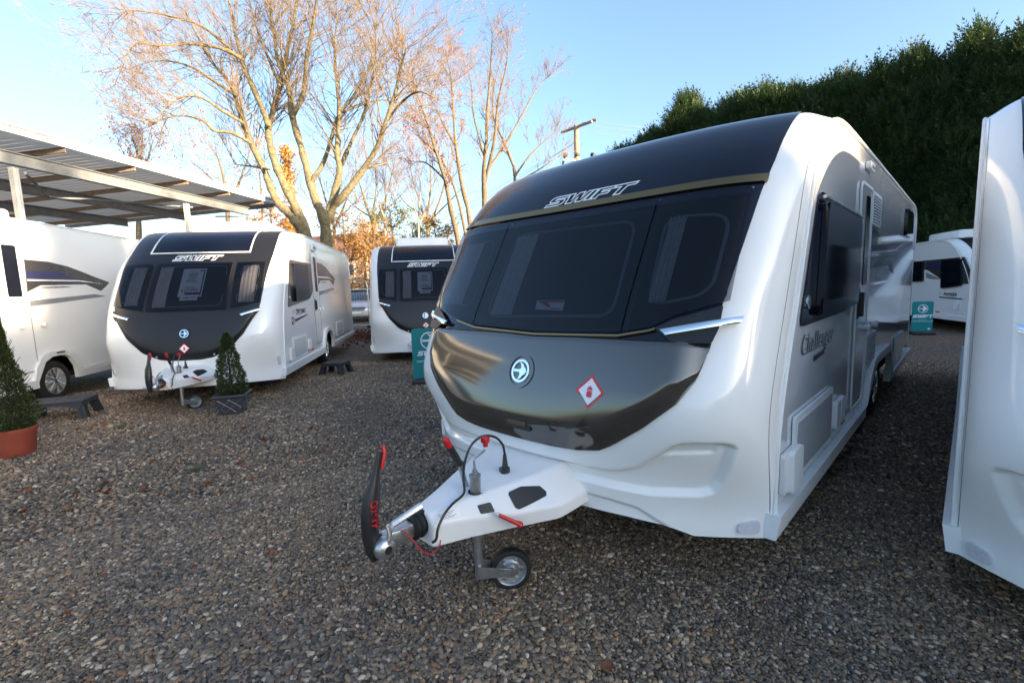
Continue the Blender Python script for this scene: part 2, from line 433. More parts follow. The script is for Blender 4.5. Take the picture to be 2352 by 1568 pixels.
def skirts(root, sh, arch, sides=(1, -1), m=WHITE2):
    ax0, ax1 = arch[0][0], arch[-1][0]
    at_ = max(p[1] for p in arch)
    for side in sides:
        inner = [(ax0, .28)] + [(b, z) for b, z in arch] + [(ax1, .30)]
        grow = .085
        cx = (ax0 + ax1) / 2
        outer = [(ax1 + grow * 1.2, .40)]
        for b, z in reversed(arch):
            dx = grow * (1 if b > cx else -1) * min(1, abs(b - cx) / (ax1 - ax0) * 2.4); outer.append((b + dx * .9, z + grow * .9 if z > .4 else .40))
        outer.append((ax0 - grow * 1.2, .40))
        poly = [(0.0, .405), (-.01, .285)] + inner + [(sh.len - .02, .31), (sh.len, .41)] + outer
        fn = lambda u, v, d: (-u, side * (sh.hw + d + (.006 if v > .36 else -.012)), v)
        mb = MB(); mb.prism(poly, fn, -.03, .032)
        mb.build('side_skirt', m, root, angle=30)
def drawgear(root, dx=0.0, dy=0.0, body_front=.30):
    """drawbar cover, coupling with stabiliser, jockey wheel, brake lever and cable"""
    T = Vector((dx, dy, 0)); yc = .12
    st = [(1.17, .083, .36, .086, .455, .05, .505), (1.0, .14, .355, .15, .445, .10, .525), (.82, .235, .36, .255, .435, .165, .545), (.62, .36, .372, .37, .44, .225, .565), (.53, .383, .388, .385, .45, .245, .575), (body_front, .39, .40, .39, .46, .26, .58)]
    st = [tuple(np.array(a_) + (np.array(b_) - np.array(a_)) * k_ / 4) for a_, b_ in zip(st, st[1:]) for k_ in range(4)] + [st[-1]]
    bm = bmesh.new(); rings = []
    for x, wb, zb, wr, zr, wt, zt in st:
        rings.append([bm.verts.new(Vector((x, yc + y, z)) + T) for y, z in ((-wb, zb), (-wr, zr), (-wt, zt), (wt, zt), (wr, zr), (wb, zb))])
    for a, b in zip(rings, rings[1:]):
        for k in range(5): bm.faces.new((a[k], a[k + 1], b[k + 1], b[k]))
    bm.faces.new(rings[0]); bmesh.ops.recalc_face_normals(bm, faces=bm.faces)
    ed = [e for e in bm.edges if len(e.link_faces) == 2 and e.calc_face_angle() > R(14)]
    bmesh.ops.bevel(bm, geom=ed, offset=.014, segments=3, profile=.5, affect='EDGES')
    me = bpy.data.meshes.new('drawbar_cover'); bm.to_mesh(me); bm.free()
    me.polygons.foreach_set('use_smooth', [True] * len(me.polygons)); me.set_sharp_from_angle(angle=R(40)); me.materials.append(WHITE2)
    cov = bpy.data.objects.new('drawbar_cover', me); COL.objects.link(cov); cov.parent = root
    # openings on the sloping shoulder of the cover
    sx_ = [q[0] for q in st][::-1]; col_ = lambda k: [q[k] for q in st][::-1]
    def facet(x, t, d, sg=1):
        top = Vector((x, yc + sg * np.interp(x, sx_, col_(5)), np.interp(x, sx_, col_(6)))); rid = Vector((x, yc + sg * np.interp(x, sx_, col_(3)), np.interp(x, sx_, col_(4))))
        n = Vector((.32, sg * .70, .62)).normalized(); return top.lerp(rid, t) + n * d + T
    for sg in (1, -1):
        xs_ = np.linspace(.806, .640, 17); lo_ = np.interp(xs_, [.640, .646, .735, .80, .806], [.52, .36, .20, .25, .32]); hi_ = np.interp(xs_, [.640, .650, .795, .806], [.56, .66, .88, .80])
        mb = MB(); mb.v = [tuple(facet(x, l + (h - l) * k / 6, .0035, sg)) for x, l, h in zip(xs_, lo_, hi_) for k in range(7)]; mb.f = grid_faces(17, 7); mb.build('finger_opening', BLACKM, cov)
    mb = MB(); mb.lathe([(.0, 0), (.036, 0), (.038, .004)], Vector((.92, .215, .534)) + T, (0, 0, 1), 20); mb.build('post_collar', BLACKM, cov)
    mb = MB(); mb.prism(roundpoly([(-.03, -.022), (.03, -.022), (.03, .022), (-.03, .022)], .008), lambda u, v, d: facet(.925 - u, .62 - v * 9, d), .0, .004); mb.build('lever_opening', BLACKM, cov)
    mb = MB(); mb.prism([(-.05, -.022), (.05, -.022), (.05, .022), (-.05, .022)], lambda u, v, d: facet(1.085 - u, .5 - v * 11, d), .0, .0025); lab = mb.build('rating_label', WHITEPRINT, cov)
    mb = MB()
    for i in range(5): mb.prism([(-.042, -.001), (.03 - .012 * (i % 3), -.001), (.03 - .012 * (i % 3), .001), (-.042, .001)], lambda u, v, d: facet(1.085 - u, .5 - (v + .014 - i * .007) * 11, d), .0026, .0029)
    mb.build('label_lines', BLACKPRINT, lab)
    V = lambda x, y, z: Vector((x, y, z)) + T
    # red towing-lever
    mb = MB(); mb.tube([V(.925, .335, .468), V(.905, .355, .458)], .006, 8); lev = mb.build('steady_lever', GALV, cov)
    mb = MB(); mb.tube([V(.905, .355, .458), V(.845, .402, .413), V(.833, .41, .405)], [.009, .011, .013], 10); mb.lathe([(0, -.014), (.012, -.010), (.016, 0), (.012, .010), (0, .014)], V(.827, .414, .400), (0, 0, 1), 12); mb.build('grip', REDP, lev)
    V0 = V; V = lambda x, y, z: V0(x + .035, y + .035, z - .012)
    # jockey wheel
    mb = MB(); mb.tube([V(.885, .18, .30), V(.885, .18, .625)], .026, 18); mb.tube([V(.885, .18, .625), V(.885, .18, .632)], .029, 18); jw = mb.build('jockey_wheel', GALV, root)
    mb = MB(); mb.tube([V(.885, .18, .11), V(.885, .18, .31)], .021, 16); mb.build('jockey_post', GALV, jw)
    mb = MB(); mb.tube([V(.885, .18, .635), V(.885, .18, .655)], .012, 12)
    mb.tube([V(.885, .18, .655), V(.885, .18, .70), V(.872, .177, .712), V(.80, .158, .722), V(.79, .156, .735), V(.788, .155, .765)], .006, 8); mb.build('crank', GALV, jw)
    ax = Vector((.62, .78, 0)).normalized(); tn = Vector((-.78, .62, 0)); hub = V0(.775, .285, .104)
    mb = MB()
    for sgn in (-1, 1):
        p0 = V(.885, .18, .15) + ax * .03 * sgn; p1 = hub + ax * .037 * sgn; dv = (p1 - p0).normalized(); up = Vector((0, 0, 1))
        q = [p0 + up * .032, p0 - up * .032, p1 - up * .016, p1 + up * .016]
        mb.add([a + ax * .0025 for a in q] + [a - ax * .0025 for a in q], [(0, 1, 2, 3), (7, 6, 5, 4), (0, 4, 5, 1), (1, 5, 6, 2), (2, 6, 7, 3), (3, 7, 4, 0)])
    mb.box(V(.885, .18, .15), (.012, .06, .064), Matrix.Rotation(math.atan2(ax.y, ax.x) - math.pi / 2, 3, 'Z')); mb.build('fork', GALV, jw)
    mb = MB(); r = .104; mb.lathe([(.076, -.022), (.09, -.025), (r - .003, -.022), (r, -.012), (r, .012), (r - .003, .022), (.09, .025), (.076, .022)], hub, ax, 36); ty = mb.build('tyre', RUBBER, jw)
    mb = MB(); mb.lathe([(.078, .023), (.074, .02), (.070, .008), (.050, .004), (.040, .014), (.026, .016), (.020, .024), (.006, .025), (0, .024)], hub, ax, 36)
    mb.lathe([(.078, -.023), (.074, -.02), (.070, -.008), (0, -.008)], hub, ax, 36)
    for k in range(6):
        a = 2 * math.pi * k / 6; c = hub + tn * math.cos(a) * .056 + Vector((0, 0, 1)) * math.sin(a) * .056 + ax * .008
        mb.lathe([(0, .006), (.008, .004), (.011, -.002)], c, ax, 8)
    mb.build('rim', GALV, ty)
    mb = MB(); mb.rbox(V(.788, .155, .772), (.034, .034, .034), .006); mb.rbox(V(.788, .155, .748), (.02, .02, .026), .005); mb.build('crank_knob', REDP, jw)
    # brake lever
    mb = MB(); mb.tube([V(.86, .10, .52), V(.885, .10, .58), V(.90, .10, .635), V(.912, .10, .675)], .0095, 10, flat=1.4); bl = mb.build('brake_lever', GALV, root)
    mb = MB(); mb.tube([V(.910, .10, .668), V(.93, .10, .71), V(.967, .10, .775)], [.016, .0175, .0165], 12); mb.build('grip', PLAST, bl)
    mb = MB(); mb.tube([V(.967, .10, .775), V(.985, .10, .808), V(.992, .10, .82)], [.0165, .017, .012], 12); mb.build('button', REDP, bl)
    # electrical cable and plug
    pts = [V(.662, .158, .665), V(.672, .155, .715), V(.715, .145, .765), V(.785, .130, .783), V(.850, .122, .755), V(.893, .122, .69), V(.912, .125, .61), V(.925, .145, .56), V(.965, .175, .553), V(1.03, .19, .545), V(1.09, .205, .525), V(1.135, .213, .48), V(1.15, .215, .435), V(1.165, .205, .42)]
    pts = [Vector(p) for p in catmull([tuple(p) for p in pts], 6)]
    mb = MB(); mb.tube(pts, .0062, 8); cb = mb.build('electric_cable', PLAST, root)
    mb = MB(); mb.tube([V(.664, .16, .548), V(.664, .16, .556), V(.664, .16, .592), V(.664, .159, .60), V(.662, .158, .655), V(.662, .158, .668)], [.028, .026, .024, .016, .0095, .007], 14); mb.box(V(.672, .143, .575), (.012, .028, .03)); mb.build('plug', PLAST, cb)
    V = V0
    # coupling
    mb = MB(); mb.rbox(V(1.275, .12, .445), (.20, .062, .066), .01); mb.tube([V(1.20, .12, .445), V(1.12, .12, .445)], .036, 14); cp = mb.build('coupling', GALV, root)
    mb = MB(); prof = [(.040, 0)]
    for k in range(4): prof += [(.060, .012 + k * .028), (.060, .018 + k * .028), (.046, .026 + k * .028)]
    prof += [(.04, .125)]
    mb.lathe(prof, V(1.232, .12, .447), (-1, 0, 0), 22); mb.build('bellows', RUBBER, cp)
    mb = MB(); mb.tube([V(1.34, .13, .478), V(1.325, .135, .505), V(1.185, .15, .545)], [.008, .009, .010], 8, flat=1.6)
    for k in range(3):
        mb.lathe([(0, .004), (.008, .003), (.009, 0)], V(1.22 + k * .045, .1515, .44 + .012 * (k % 2)), (0, 1, 0), 8)
    mb.build('coupling_bolts', GALV, cp)
    for sg in (1, -1):
        c = V(1.385, .12 + sg * .052, .438)
        mb = MB(); mb.lathe([(.018, .024), (.036, .018), (.046, .006), (.049, -.012), (.044, -.03), (0, -.034)], c, (0, sg, 0), 24)
        mb.tube([c + Vector((-.012, sg * .006, .02)), c + Vector((-.02, sg * .006, .06)), c + Vector((-.016, sg * .0, .095))], [.022, .019, .014], 10, flat=.5); fd_ = mb.build('friction_disc', ALU, cp)
        mb = MB(); mb.lathe([(0, .0255), (.017, .0255), (.019, .022)], c, (0, sg, 0), 18); o_ = mb.build('disc_cap', PLAST, cp)
    # stabiliser handle
    path = [V(1.405, .12, .385), V(1.415, .12, .43), V(1.422, .12, .50), V(1.418, .12, .58), V(1.402, .12, .665), V(1.386, .12, .715), V(1.374, .12, .76), V(1.352, .12, .835)]
    rad = [.028, .043, .048, .050, .046, .030, .023, .019]
    mb = MB(); mb.tube(path, rad, 18, flat=.72); hd = mb.build('stabiliser_handle', PLAST, root)
    mb = MB(); mb.tube([V(1.356, .130, .765), V(1.336, .129, .832), V(1.334, .122, .848), V(1.342, .110, .846)], [.0095, .0105, .010, .008], 8); mb.build('red_edge', REDP, hd)
    from mathutils.bvhtree import BVHTree
    bv = BVHTree.FromPolygons([v_.co for v_ in hd.data.vertices], [tuple(p_.vertices) for p_ in hd.data.polygons])
    v, f = text_mesh('AL-KO', .038, 0.0, offset=.0004); nz_ = Vector((.55, .83, 0)).normalized(); rt_ = Vector((-.83, .55, 0))
    def onarm(u, w):
        q_ = V(1.412, .12, .60 + u) + rt_ * (.020 + w) + nz_ * .2; h_ = bv.ray_cast(q_, -nz_)
        return (h_[0] if h_[0] is not None else q_ - nz_ * .155) + nz_ * .0042
    mb = MB(); mb.add([onarm(p[0], -p[1]) for p in v], f); mb.build('lettering', REDP, hd, smooth=False)
    # breakaway cable
    pts = catmull([tuple(V(*p)) for p in ((1.29, .155, .475), (1.275, .20, .44), (1.245, .235, .385), (1.20, .24, .358), (1.15, .225, .372), (1.13, .20, .395))], 6)
    mb = MB(); mb.tube([Vector(p) for p in pts], .003, 6); bc = mb.build('breakaway_cable', REDP, root)
    mb = MB(); mb.tube([V(1.13, .20, .395), V(1.15, .205, .375), V(1.165, .20, .40), V(1.15, .195, .42)], .003, 6); mb.build('clip', GALV, bc)

def lpg_badge(parent, fn, r, m_rim=BLACKG):
    di = lambda k: [(0, k), (k, 0), (0, -k), (-k, 0)]
    mb = MB(); mb.prism(roundpoly(di(r * 1.14), r * .12), fn, 0, .006); b = mb.build('gas_badge', m_rim, parent)
    mb = MB(); mb.prism(roundpoly(di(r), r * .05), fn, .006, .0072); mb.build('red_border', REDPRINT, b)
    mb = MB(); mb.prism(di(r * .78), fn, .0072, .0082); mb.build('white_field', WHITEPRINT, b)
    k = r * .0125
    bot = [(-14, -26), (14, -26), (14, 12), (11, 18), (4, 21), (3, 25), (-3, 25), (-4, 21), (-11, 18), (-14, 12)]
    mb = MB(); mb.prism([(x * k, y * k) for x, y in bot], fn, .0082, .0090); mb.build('gas_bottle_sign', REDPRINT, b)
    text_on('lettering', 'LPG', 15 * k, lambda u, v, d: fn(u, v + 3 * k, .0092 + d), WHITEPRINT, b, .0004, spacing=1.15)
    return b
def light_strip(parent, sh, inner, outer, c, sg, off=.03):
    (yi, hi0, hi1), (yo, ho0, ho1) = inner, outer
    poly = [(yi, hi1), (yo, ho1), (yo - .006, ho0), (yi + .03, hi0)]
    poly = [(c + sg * (p[0] - c), p[1]) for p in poly]
    mb = MB(); n = 10; rows = []
    for k in range(n + 1):
        t = k / n
        top = ((1 - t) * poly[0][0] + t * poly[1][0], (1 - t) * poly[0][1] + t * poly[1][1]); bt = ((1 - t) * poly[3][0] + t * poly[2][0], (1 - t) * poly[3][1] + t * poly[2][1])
        rows.append([sh.P(np.float64(a[0]), np.float64(a[1]), np.float64(o_)) for a, o_ in ((top, .004), (top, off), (((top[0] + bt[0]) / 2, (top[1] + bt[1]) / 2), off + .006), (bt, off), (bt, .004))])
    V = [tuple(p) for r_ in rows for p in r_]; mb.v = V; mb.f = grid_faces(n + 1, 5) + [tuple(range(5)), tuple(n * 5 + k for k in range(5))]
    return mb.build('light_strip', CHROME, parent, angle=50)
def curtain(parent, sh, y0, y1, h0, h1, off, lean=0.0):
    n = 26; m_ = 8; V = []
    for i in range(m_ + 1):
        t = i / m_
        for k in range(n + 1):
            s_ = k / n; y = y0 + (y1 - y0) * s_ + lean * t * (1 - s_)
            V.append(tuple(sh.P(np.float64(y), np.float64(h0 + (h1 - h0) * t), np.float64(off + .006 * math.sin(s_ * 26 + t) + .003 * math.sin(s_ * 47)))))
    return raw('curtain', V, grid_faces(m_ + 1, n + 1), FABRIC, parent)
def window_frame_line(parent, sh, pts, w, off, m=None):
    mb = MB(); mb.ribbon(roundpoly(pts, .09, 6), w, sh.fn(0, 0, off), 0, .003); return mb.build('inner_frame', m or GREYG, parent)
def hinge_dots(parent, sh, pts, off):
    for y, h in pts:
        p = sh.P(np.float64(y), np.float64(h), np.float64(off)); q = sh.P(np.float64(y), np.float64(h), np.float64(off + .006))
        mb = MB(); mb.tube([p, q], .006, 8); mb.build('hinge_pin', GALV, parent)
def vent(parent, sh, b0, b1, z0, z1, side=1, n=9, m=WHITE2):
    fr = side_panel('vent', sh, roundpoly([(b0, z0), (b1, z0), (b1, z1), (b0, z1)], .015), .0, .012, m, parent, side)
    side_panel('vent_recess', sh, [(b0 + .03, z0 + .02), (b1 - .03, z0 + .02), (b1 - .03, z1 - .02), (b0 + .03, z1 - .02)], .0122, .0128, BLACKM, fr, side)
    fn = side_fn(sh, side)
    for k in range(n):
        z = z0 + .03 + (z1 - z0 - .06) * k / (n - 1)
        mb = MB(); mb.prism([(b0 + .03, z - .006), (b1 - .03, z - .006), (b1 - .03, z + .004), (b0 + .03, z + .004)], fn, .013, .018); mb.build('slat', m, fr)
    return fr
def hatch(parent, sh, b0, b1, z0, z1, skin, side=1, name='service_hatch'):
    o = roundpoly([(b0, z0), (b1, z0), (b1, z1), (b0, z1)], .02)
    fr = side_panel(name, sh, o, 0, .014, WHITE2, parent, side)
    side_panel('door_skin', sh, roundpoly([(b0 + .035, z0 + .035), (b1 - .035, z0 + .035), (b1 - .035, z1 - .035), (b0 + .035, z1 - .035)], .015), .014, .0165, skin, fr, side)
    return fr
def door(parent, sh, b0, b1, z0, z1, skin, wb0, wb1, wz0, wz1, side=1, lean=0.0):
    o = roundpoly([(b0, z0), (b1, z0), (b1, z1), (b0, z1)], .06)
    d = side_panel('door', sh, o, -.002, .006, skin, parent, side)
    mb = MB(); mb.ribbon(o, .022 if skin is SILVER else .011, side_fn(sh, side), .004, .013 if skin is SILVER else .008); mb.build('door_seal', WHITE2 if skin is SILVER else GREYG, d)
    side_panel('door_window', sh, roundpoly([(wb0, wz0), (wb1, wz0), (wb1, wz1), (wb0, wz1)], .03), .006, .012, BLACKG, d, side)
    fn = side_fn(sh, side); hx = b0 + .075
    mb = MB(); mb.prism(roundpoly([(hx - .035, 1.17), (hx + .035, 1.17), (hx + .035, 1.40), (hx - .035, 1.40)], .03), fn, .006, .016)
    mb.prism(roundpoly([(hx - .015, 1.19), (hx + .02, 1.19), (hx + .02, 1.37), (hx - .015, 1.37)], .012), fn, .016, .045); mb.build('door_handle', PLAST, d)
    return d

# ---- the silver-sided twin-axle caravan in front
P_MAIN = [(.02, .28), (.03, .40), (.06, .75), (.15, 1.04), (.29, 1.365), (.41, 1.66), (.545, 2.015), (.69, 2.23), (.90, 2.385), (1.2, 2.44), (1.7, 2.45), (2.5, 2.45)]
def build_main():
    sh = Shape(P_MAIN, 1.25, .53, .34, 3.0, 6.60)
    root = thing('touring_caravan', 'large silver-sided caravan with bronze gas locker in the centre of the photo', 'caravan', group='parked touring caravans')
    arch = [(2.62, .36), (2.74, .52), (2.90, .65), (3.08, .69), (3.95, .69), (4.12, .64), (4.24, .50), (4.30, .36)]
    hb = sym([(0, .095), (.45, .088), (.69, .067), (.89, .036), (.97, .005), (1.3, 0)])
    lip = sym([(0, .19), (.41, .18), (.62, .155), (.74, .129), (.876, .041), (.92, -.05)])
    half = [(0, .318), (.365, .316), (.60, .306), (.68, .314), (.76, .345), (.86, .425), (.92, .478), (.965, .500), (1.01, .507), (1.11, .507), (1.145, .497), (1.155, .47), (1.12, .36), (1.085, .275), (1.05, .228), (1.0, .207), (.8, .195), (.36, .238), (0, .248)]
    rec = half + [(-y_, h_) for y_, h_ in reversed(half[1:-1])]
    pocket = roundpoly([(.868, .405), (1.085, .425), (1.108, .486), (1.0, .488), (.95, .466)], .012, 3)
    def sdf(poly, Y, H):
        P_ = np.array(poly); d = np.full(Y.shape, 9.0); ins = np.zeros(Y.shape, bool); n_ = len(P_)
        for i in range(n_):
            a_, b_ = P_[i], P_[(i + 1) % n_]; e = b_ - a_; wy, wh = Y - a_[0], H - a_[1]
            t_ = np.clip((wy * e[0] + wh * e[1]) / max(e @ e, 1e-12), 0, 1); d = np.minimum(d, np.hypot(wy - e[0] * t_, wh - e[1] * t_))
            c1 = (a_[1] <= H) != (b_[1] <= H)
            with np.errstate(divide='ignore', invalid='ignore'): xi = a_[0] + (H - a_[1]) * e[0] / (e[1] if e[1] != 0 else 1e-12)
            ins ^= c1 & (Y < xi)
        return np.where(ins, d, -d)
    def disp(Y, H):
        d = .034 * ss(-.004, .026, sdf(rec, Y, H))
        d = d + .013 * ss(-.002, .012, sdf(pocket, np.abs(Y), H))
        return d + .014 * ss(0, .02, lip(Y) - H)
    body(root, sh, hb, arch, SILVER, disp); skirts(root, sh, arch)
    c = .04
    bound = itp([(.93, 1.035), (1.025, 1.045), (1.14, 1.05), (1.43, 1.078), (1.715, 1.105), (1.81, 1.118), (1.9, 1.125), (2.3, 1.13), (3.2, 1.10)])
    # black upper panel and window surround: rows of constant height
    hs = np.linspace(.93, 2.95, 70); ncol = 61; V = []; V0 = []
    for h in hs:
        ys = sinsp(-bound(h), bound(h), ncol); V.append(sh.P(ys, np.full(ncol, h), np.full(ncol, .007))); V0.append(sh.P(ys, np.full(ncol, h), np.full(ncol, -.003)))
    V = np.array(V); V0 = np.array(V0); nr = len(hs); verts = [tuple(p) for p in V.reshape(-1, 3)]; f = grid_faces(nr, ncol)
    loop = [j for j in range(ncol)] + [i * ncol + ncol - 1 for i in range(1, nr)] + [(nr - 1) * ncol + j for j in range(ncol - 2, -1, -1)] + [i * ncol for i in range(nr - 2, 0, -1)]
    b = len(verts); Vf = V0.reshape(-1, 3); verts += [tuple(Vf[k]) for k in loop]
    for k in range(len(loop)): f.append((loop[k], loop[(k + 1) % len(loop)], b + (k + 1) % len(loop), b + k))
    mb = MB(); mb.v = verts; mb.f = f; panel = mb.build('front_panel', BLACKG, root, angle=40)
    swift_word('lettering', sh.fn(.115, 1.856, .007), .068, WHITEPRINT, panel, True, sx=.96)
    # faint panel line on the roof glass and the gold strip
    patch_cols('gold_strip', sh, sinsp(-1.112, 1.118, 60), lambda y: 1.762 + .0 * y + .03 * (y < -2) + .012 * ss(-.2, 1.2, -y), lambda y: 1.803 + .014 * ss(-.2, 1.2, -y), .020, GOLD, root, 4, .005)
    # windows
    gb = itp([(-1.07, 1.155), (-.85, 1.09), (-.68, 1.05), (-.445, 1.004), (.09, .984), (.62, 1.0), (.79, 1.035), (.87, 1.087), (1.07, 1.162)])
    gt = lambda y: 1.722 + 0 * y
    bl = lambda y: gb(y) + .03; tl = lambda y: 1.69 + 0 * y
    sL, sR = -.457, .64
    names = [(-1.035, sL - .004), (sL + .004, sR - .004), (sR + .004, 1.07)]
    wins = []
    for i, (y0, y1) in enumerate(names):
        ys = np.linspace(y0, y1, 26)
        g = patch_cols('window_pane', sh, ys, gb, gt, .034, GLASS, root, 22, .028); wins.append(g)
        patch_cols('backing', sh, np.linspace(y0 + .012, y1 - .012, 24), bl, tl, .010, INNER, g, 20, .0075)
    window_frame_line(wins[1], sh, [(-.37, 1.07), (.56, 1.09), (.54, 1.625), (-.355, 1.635)], .018, .014)
    window_frame_line(wins[2], sh, [(.735, 1.145), (1.0, 1.20), (1.01, 1.60), (.71, 1.62)], .016, .014)
    window_frame_line(wins[0], sh, [(-.56, 1.13), (-.90, 1.18), (-.94, 1.61), (-.55, 1.62)], .016, .014)
    curtain(wins[1], sh, -.33, -.14, 1.08, 1.62, .020, -.0); curtain(wins[2], sh, .735, .82, 1.16, 1.61, .020); curtain(wins[0], sh, -.90, -.66, 1.15, 1.61, .020)
    mb = MB(); fn = sh.fn(0, 0, .024); mb.prism([(.035, 1.172), (.24, 1.172), (.245, 1.112), (.04, 1.118)], fn, .0, .0012); card = mb.build('window_card', WHITEPRINT, wins[1])
    mb = MB(); mb.prism([(.038, 1.169), (.10, 1.169), (.15, 1.125), (.135, 1.150)], fn, .0012, .0018); mb.prism([(.10, 1.169), (.238, 1.169), (.238, 1.160), (.11, 1.160)], fn, .0012, .0018); mb.prism([(.155, 1.127), (.22, 1.125), (.222, 1.120), (.155, 1.122)], fn, .0012, .0018); mb.build('card_print', REDPRINT, card)
    hinge_dots(wins[1], sh, [(-.457, 1.735), (.64, 1.735), (1.07, 1.735)], .006)
    patch_cols('gold_strip', sh, np.linspace(-.66, .80, 50), lambda y: gb(y) - .018, lambda y: gb(y) - .007, .024, GOLD, root, 3, .005)
    # gas locker lid
    bot = sym([(0, .382), (.3, .384), (.42, .39), (.54, .41), (.61, .45), (.76, .56), (.90, .69), (.96, .80), (.985, .93)], .05)
    top = lambda y: np.minimum(gb(y) - .028, .965 + .06 * ss(.80, .5, np.abs(y - .05)) * 0 + .0 * y)
    def off(Y, H):
        d = np.minimum(H - bot(Y), 1.0 - np.abs(Y - .05) - .01)
        k = ss(0.0, .135, d)
        return .012 + .040 * k - .012 * ss(.02, .0, top(Y) - H)
    lid = patch_cols('gas_locker_lid', sh, sinsp(-.935, 1.035, 90), bot, top, off, LIDM, root, 34, -.002, angle=60)
    fnE = lambda u, v, d: tuple(sh.P(np.float64(.08 + u), np.float64(.748 + v), np.float64(.048 + d)))
    mb = MB(); mb.ribbon(circle(0, 0, .088, 36), .014, fnE, -.004, .010); mb.build('emblem_bezel', LIDM, lid)
    emblem(lid, fnE, .065, CHROME, BLACKG, CHROME)
    fnG = lambda u, v, d: tuple(sh.P(np.float64(.549 + u), np.float64(.695 + v), np.float64(.046 + d)))
    lpg_badge(lid, fnG, .082)
    fnH = lambda u, v, d: tuple(sh.P(np.float64(.112 + u), np.float64(.468 + v), np.float64(.034 + d)))
    mb = MB(); mb.prism(roundpoly([(-.09, -.027), (.09, -.027), (.09, .027), (-.09, .027)], .006), fnH, -.004, .008); hn = mb.build('lid_handle', BLACKM, lid)
    mb = MB(); mb.prism(roundpoly([(-.075, -.008), (.058, -.008), (.058, .016), (-.075, .016)], .005), fnH, .008, .013); mb.prism([(-.088, -.027), (.088, -.027), (.088, -.020), (-.088, -.020)], fnH, .008, .012); mb.build('handle_bar', LIDM, hn)
    for sg in (1, -1):
        cc = .0 if sg > 0 else .0
        hp = [(.80, 1.028), (.882, 1.076), (1.052, 1.140), (1.052, 1.03), (1.037, .963), (.895, .958)]
        mb = MB(); mb.prism(roundpoly([(sg * p[0] * (1 if sg > 0 else .965), p[1]) for p in hp], .012), sh.fn(0, 0, .004), .0, .030); hs_ = mb.build('lamp_housing', BLACKM, root, angle=20)
        mb = MB()
        light_strip(hs_, sh, (.828 if sg > 0 else .735, .994, 1.018), (1.118 if sg > 0 else 1.095, 1.053, 1.086), 0.0, sg, .044)
        # marker lamp in the lower corner
        mb = MB(); mb.prism(roundpoly([(sg * 1.125, .028), (sg * 1.20, .026), (sg * 1.20, .092), (sg * 1.125, .078)], .02), sh.fn(0, 0, .0), -.004, .014); ml = mb.build('marker_lamp', CLEARL, root)
    for sg in (1, -1):
        hh_ = np.linspace(.10, 2.35, 60); mb = MB(); mb.tube([Vector(sh.P(np.float64(sg * 1.236), np.float64(h_), np.float64(-.0012))) for h_ in hh_], .003, 6); mb.build('panel_joint', GREYG, root)
    # nearside fittings
    sp = lambda *a, **k: side_panel(*a, **k)
    wf = sp('side_window', sh, roundpoly([(.36, 1.25), (.66, 1.95), (1.90, 1.93), (1.90, 1.42), (1.55, 1.26)], [.06, .08, .03, .03, .05]), 0, .006, BLACKG, root)
    sp('pane', sh, roundpoly([(.66, 1.285), (.73, 1.90), (1.80, 1.88), (1.80, 1.30)], .06), .008, .040, BLACKG, wf)
    mb = MB(); mb.tube([(-.66, sh.hw + .03, 1.915), (-1.85, sh.hw + .03, 1.90)], .010, 8); mb.build('hinge_bar', ALU, wf)
    fnb = lambda u, v, d: (-(.47 + u), sh.hw + .007 + d, 1.37 + v); emblem(wf, fnb, .035, CHROME, None, CHROME)
    door(root, sh, 1.92, 2.44, .48, 2.16, SILVER, 2.15, 2.33, 1.42, 2.09)
    sp('tail_graphic', sh, [(2.50, 1.90), (2.95, 1.86), (3.75, 1.70), (4.3, 1.50), (3.6, 1.58), (2.50, 1.55)], -.003, .001, DARKG, root)
    vent(root, sh, 2.47, 2.93, 1.90, 2.16, n=10); vent(root, sh, 2.52, 3.03, .72, 1.0, n=10)
    rw = sp('rear_window', sh, roundpoly([(5.05, 1.95), (5.85, 1.95), (5.85, 2.26), (5.05, 2.26)], .06), 0, .03, BLACKG, root)
    hatch(root, sh, .30, 1.20, .45, .80, SILVER); hatch(root, sh, 4.72, 5.6, .42, .76, SILVER)
    so = sp('socket_cover', sh, roundpoly([(.10, .46), (.34, .46), (.34, .66), (.10, .66)], .02), 0, .02, WHITE2, root)
    sp('flap', sh, roundpoly([(.17, .45), (.345, .45), (.345, .665), (.17, .665)], .03), .02, .045, WHITE2, so)
    hk = sp('inlet_cover', sh, roundpoly([(1.27, .50), (1.40, .50), (1.40, .68), (1.27, .68)], .02), 0, .03, WHITE2, root)
    sp('flap', sh, roundpoly([(1.42, .51), (1.55, .51), (1.55, .68), (1.42, .68)], .02), 0, .03, WHITE2, hk)
    for bb in (1.62, 4.55, 6.35): sp('reflector', sh, roundpoly([(bb - .05, .455), (bb + .05, .455), (bb + .05, .49), (bb - .05, .49)], .01), 0, .012, AMBER, root)
    lm = sp('awning_lamp', sh, roundpoly([(2.10, 2.275), (2.32, 2.275), (2.32, 2.33), (2.10, 2.33)], .02), 0, .03, WHITE2, root); sp('lens', sh, roundpoly([(2.13, 2.285), (2.29, 2.285), (2.29, 2.305), (2.13, 2.305)], .008), .03, .036, CLEARL, lm)
    fnt = lambda u, v, d: (-(.80 + u), sh.hw + d, 1.145 + v)
    text_on('lettering', 'Challenger', .135, lambda u, v, d: fnt(u * 1.14, v, d), BADGE, root, .004, shear=.25, spacing=1.16, offset=.0012)
    text_on('letter_backing', 'Challenger', .135, lambda u, v, d: fnt(u * 1.14 + .005, v - .004, d), BLACKPRINT, root, .0015, shear=.25, spacing=1.16, offset=.0045)
    sp('badge_bar', sh, [(.70, 1.060), (.95, 1.075), (.95, 1.045), (.70, 1.030)], 0, .003, DARKG, root)
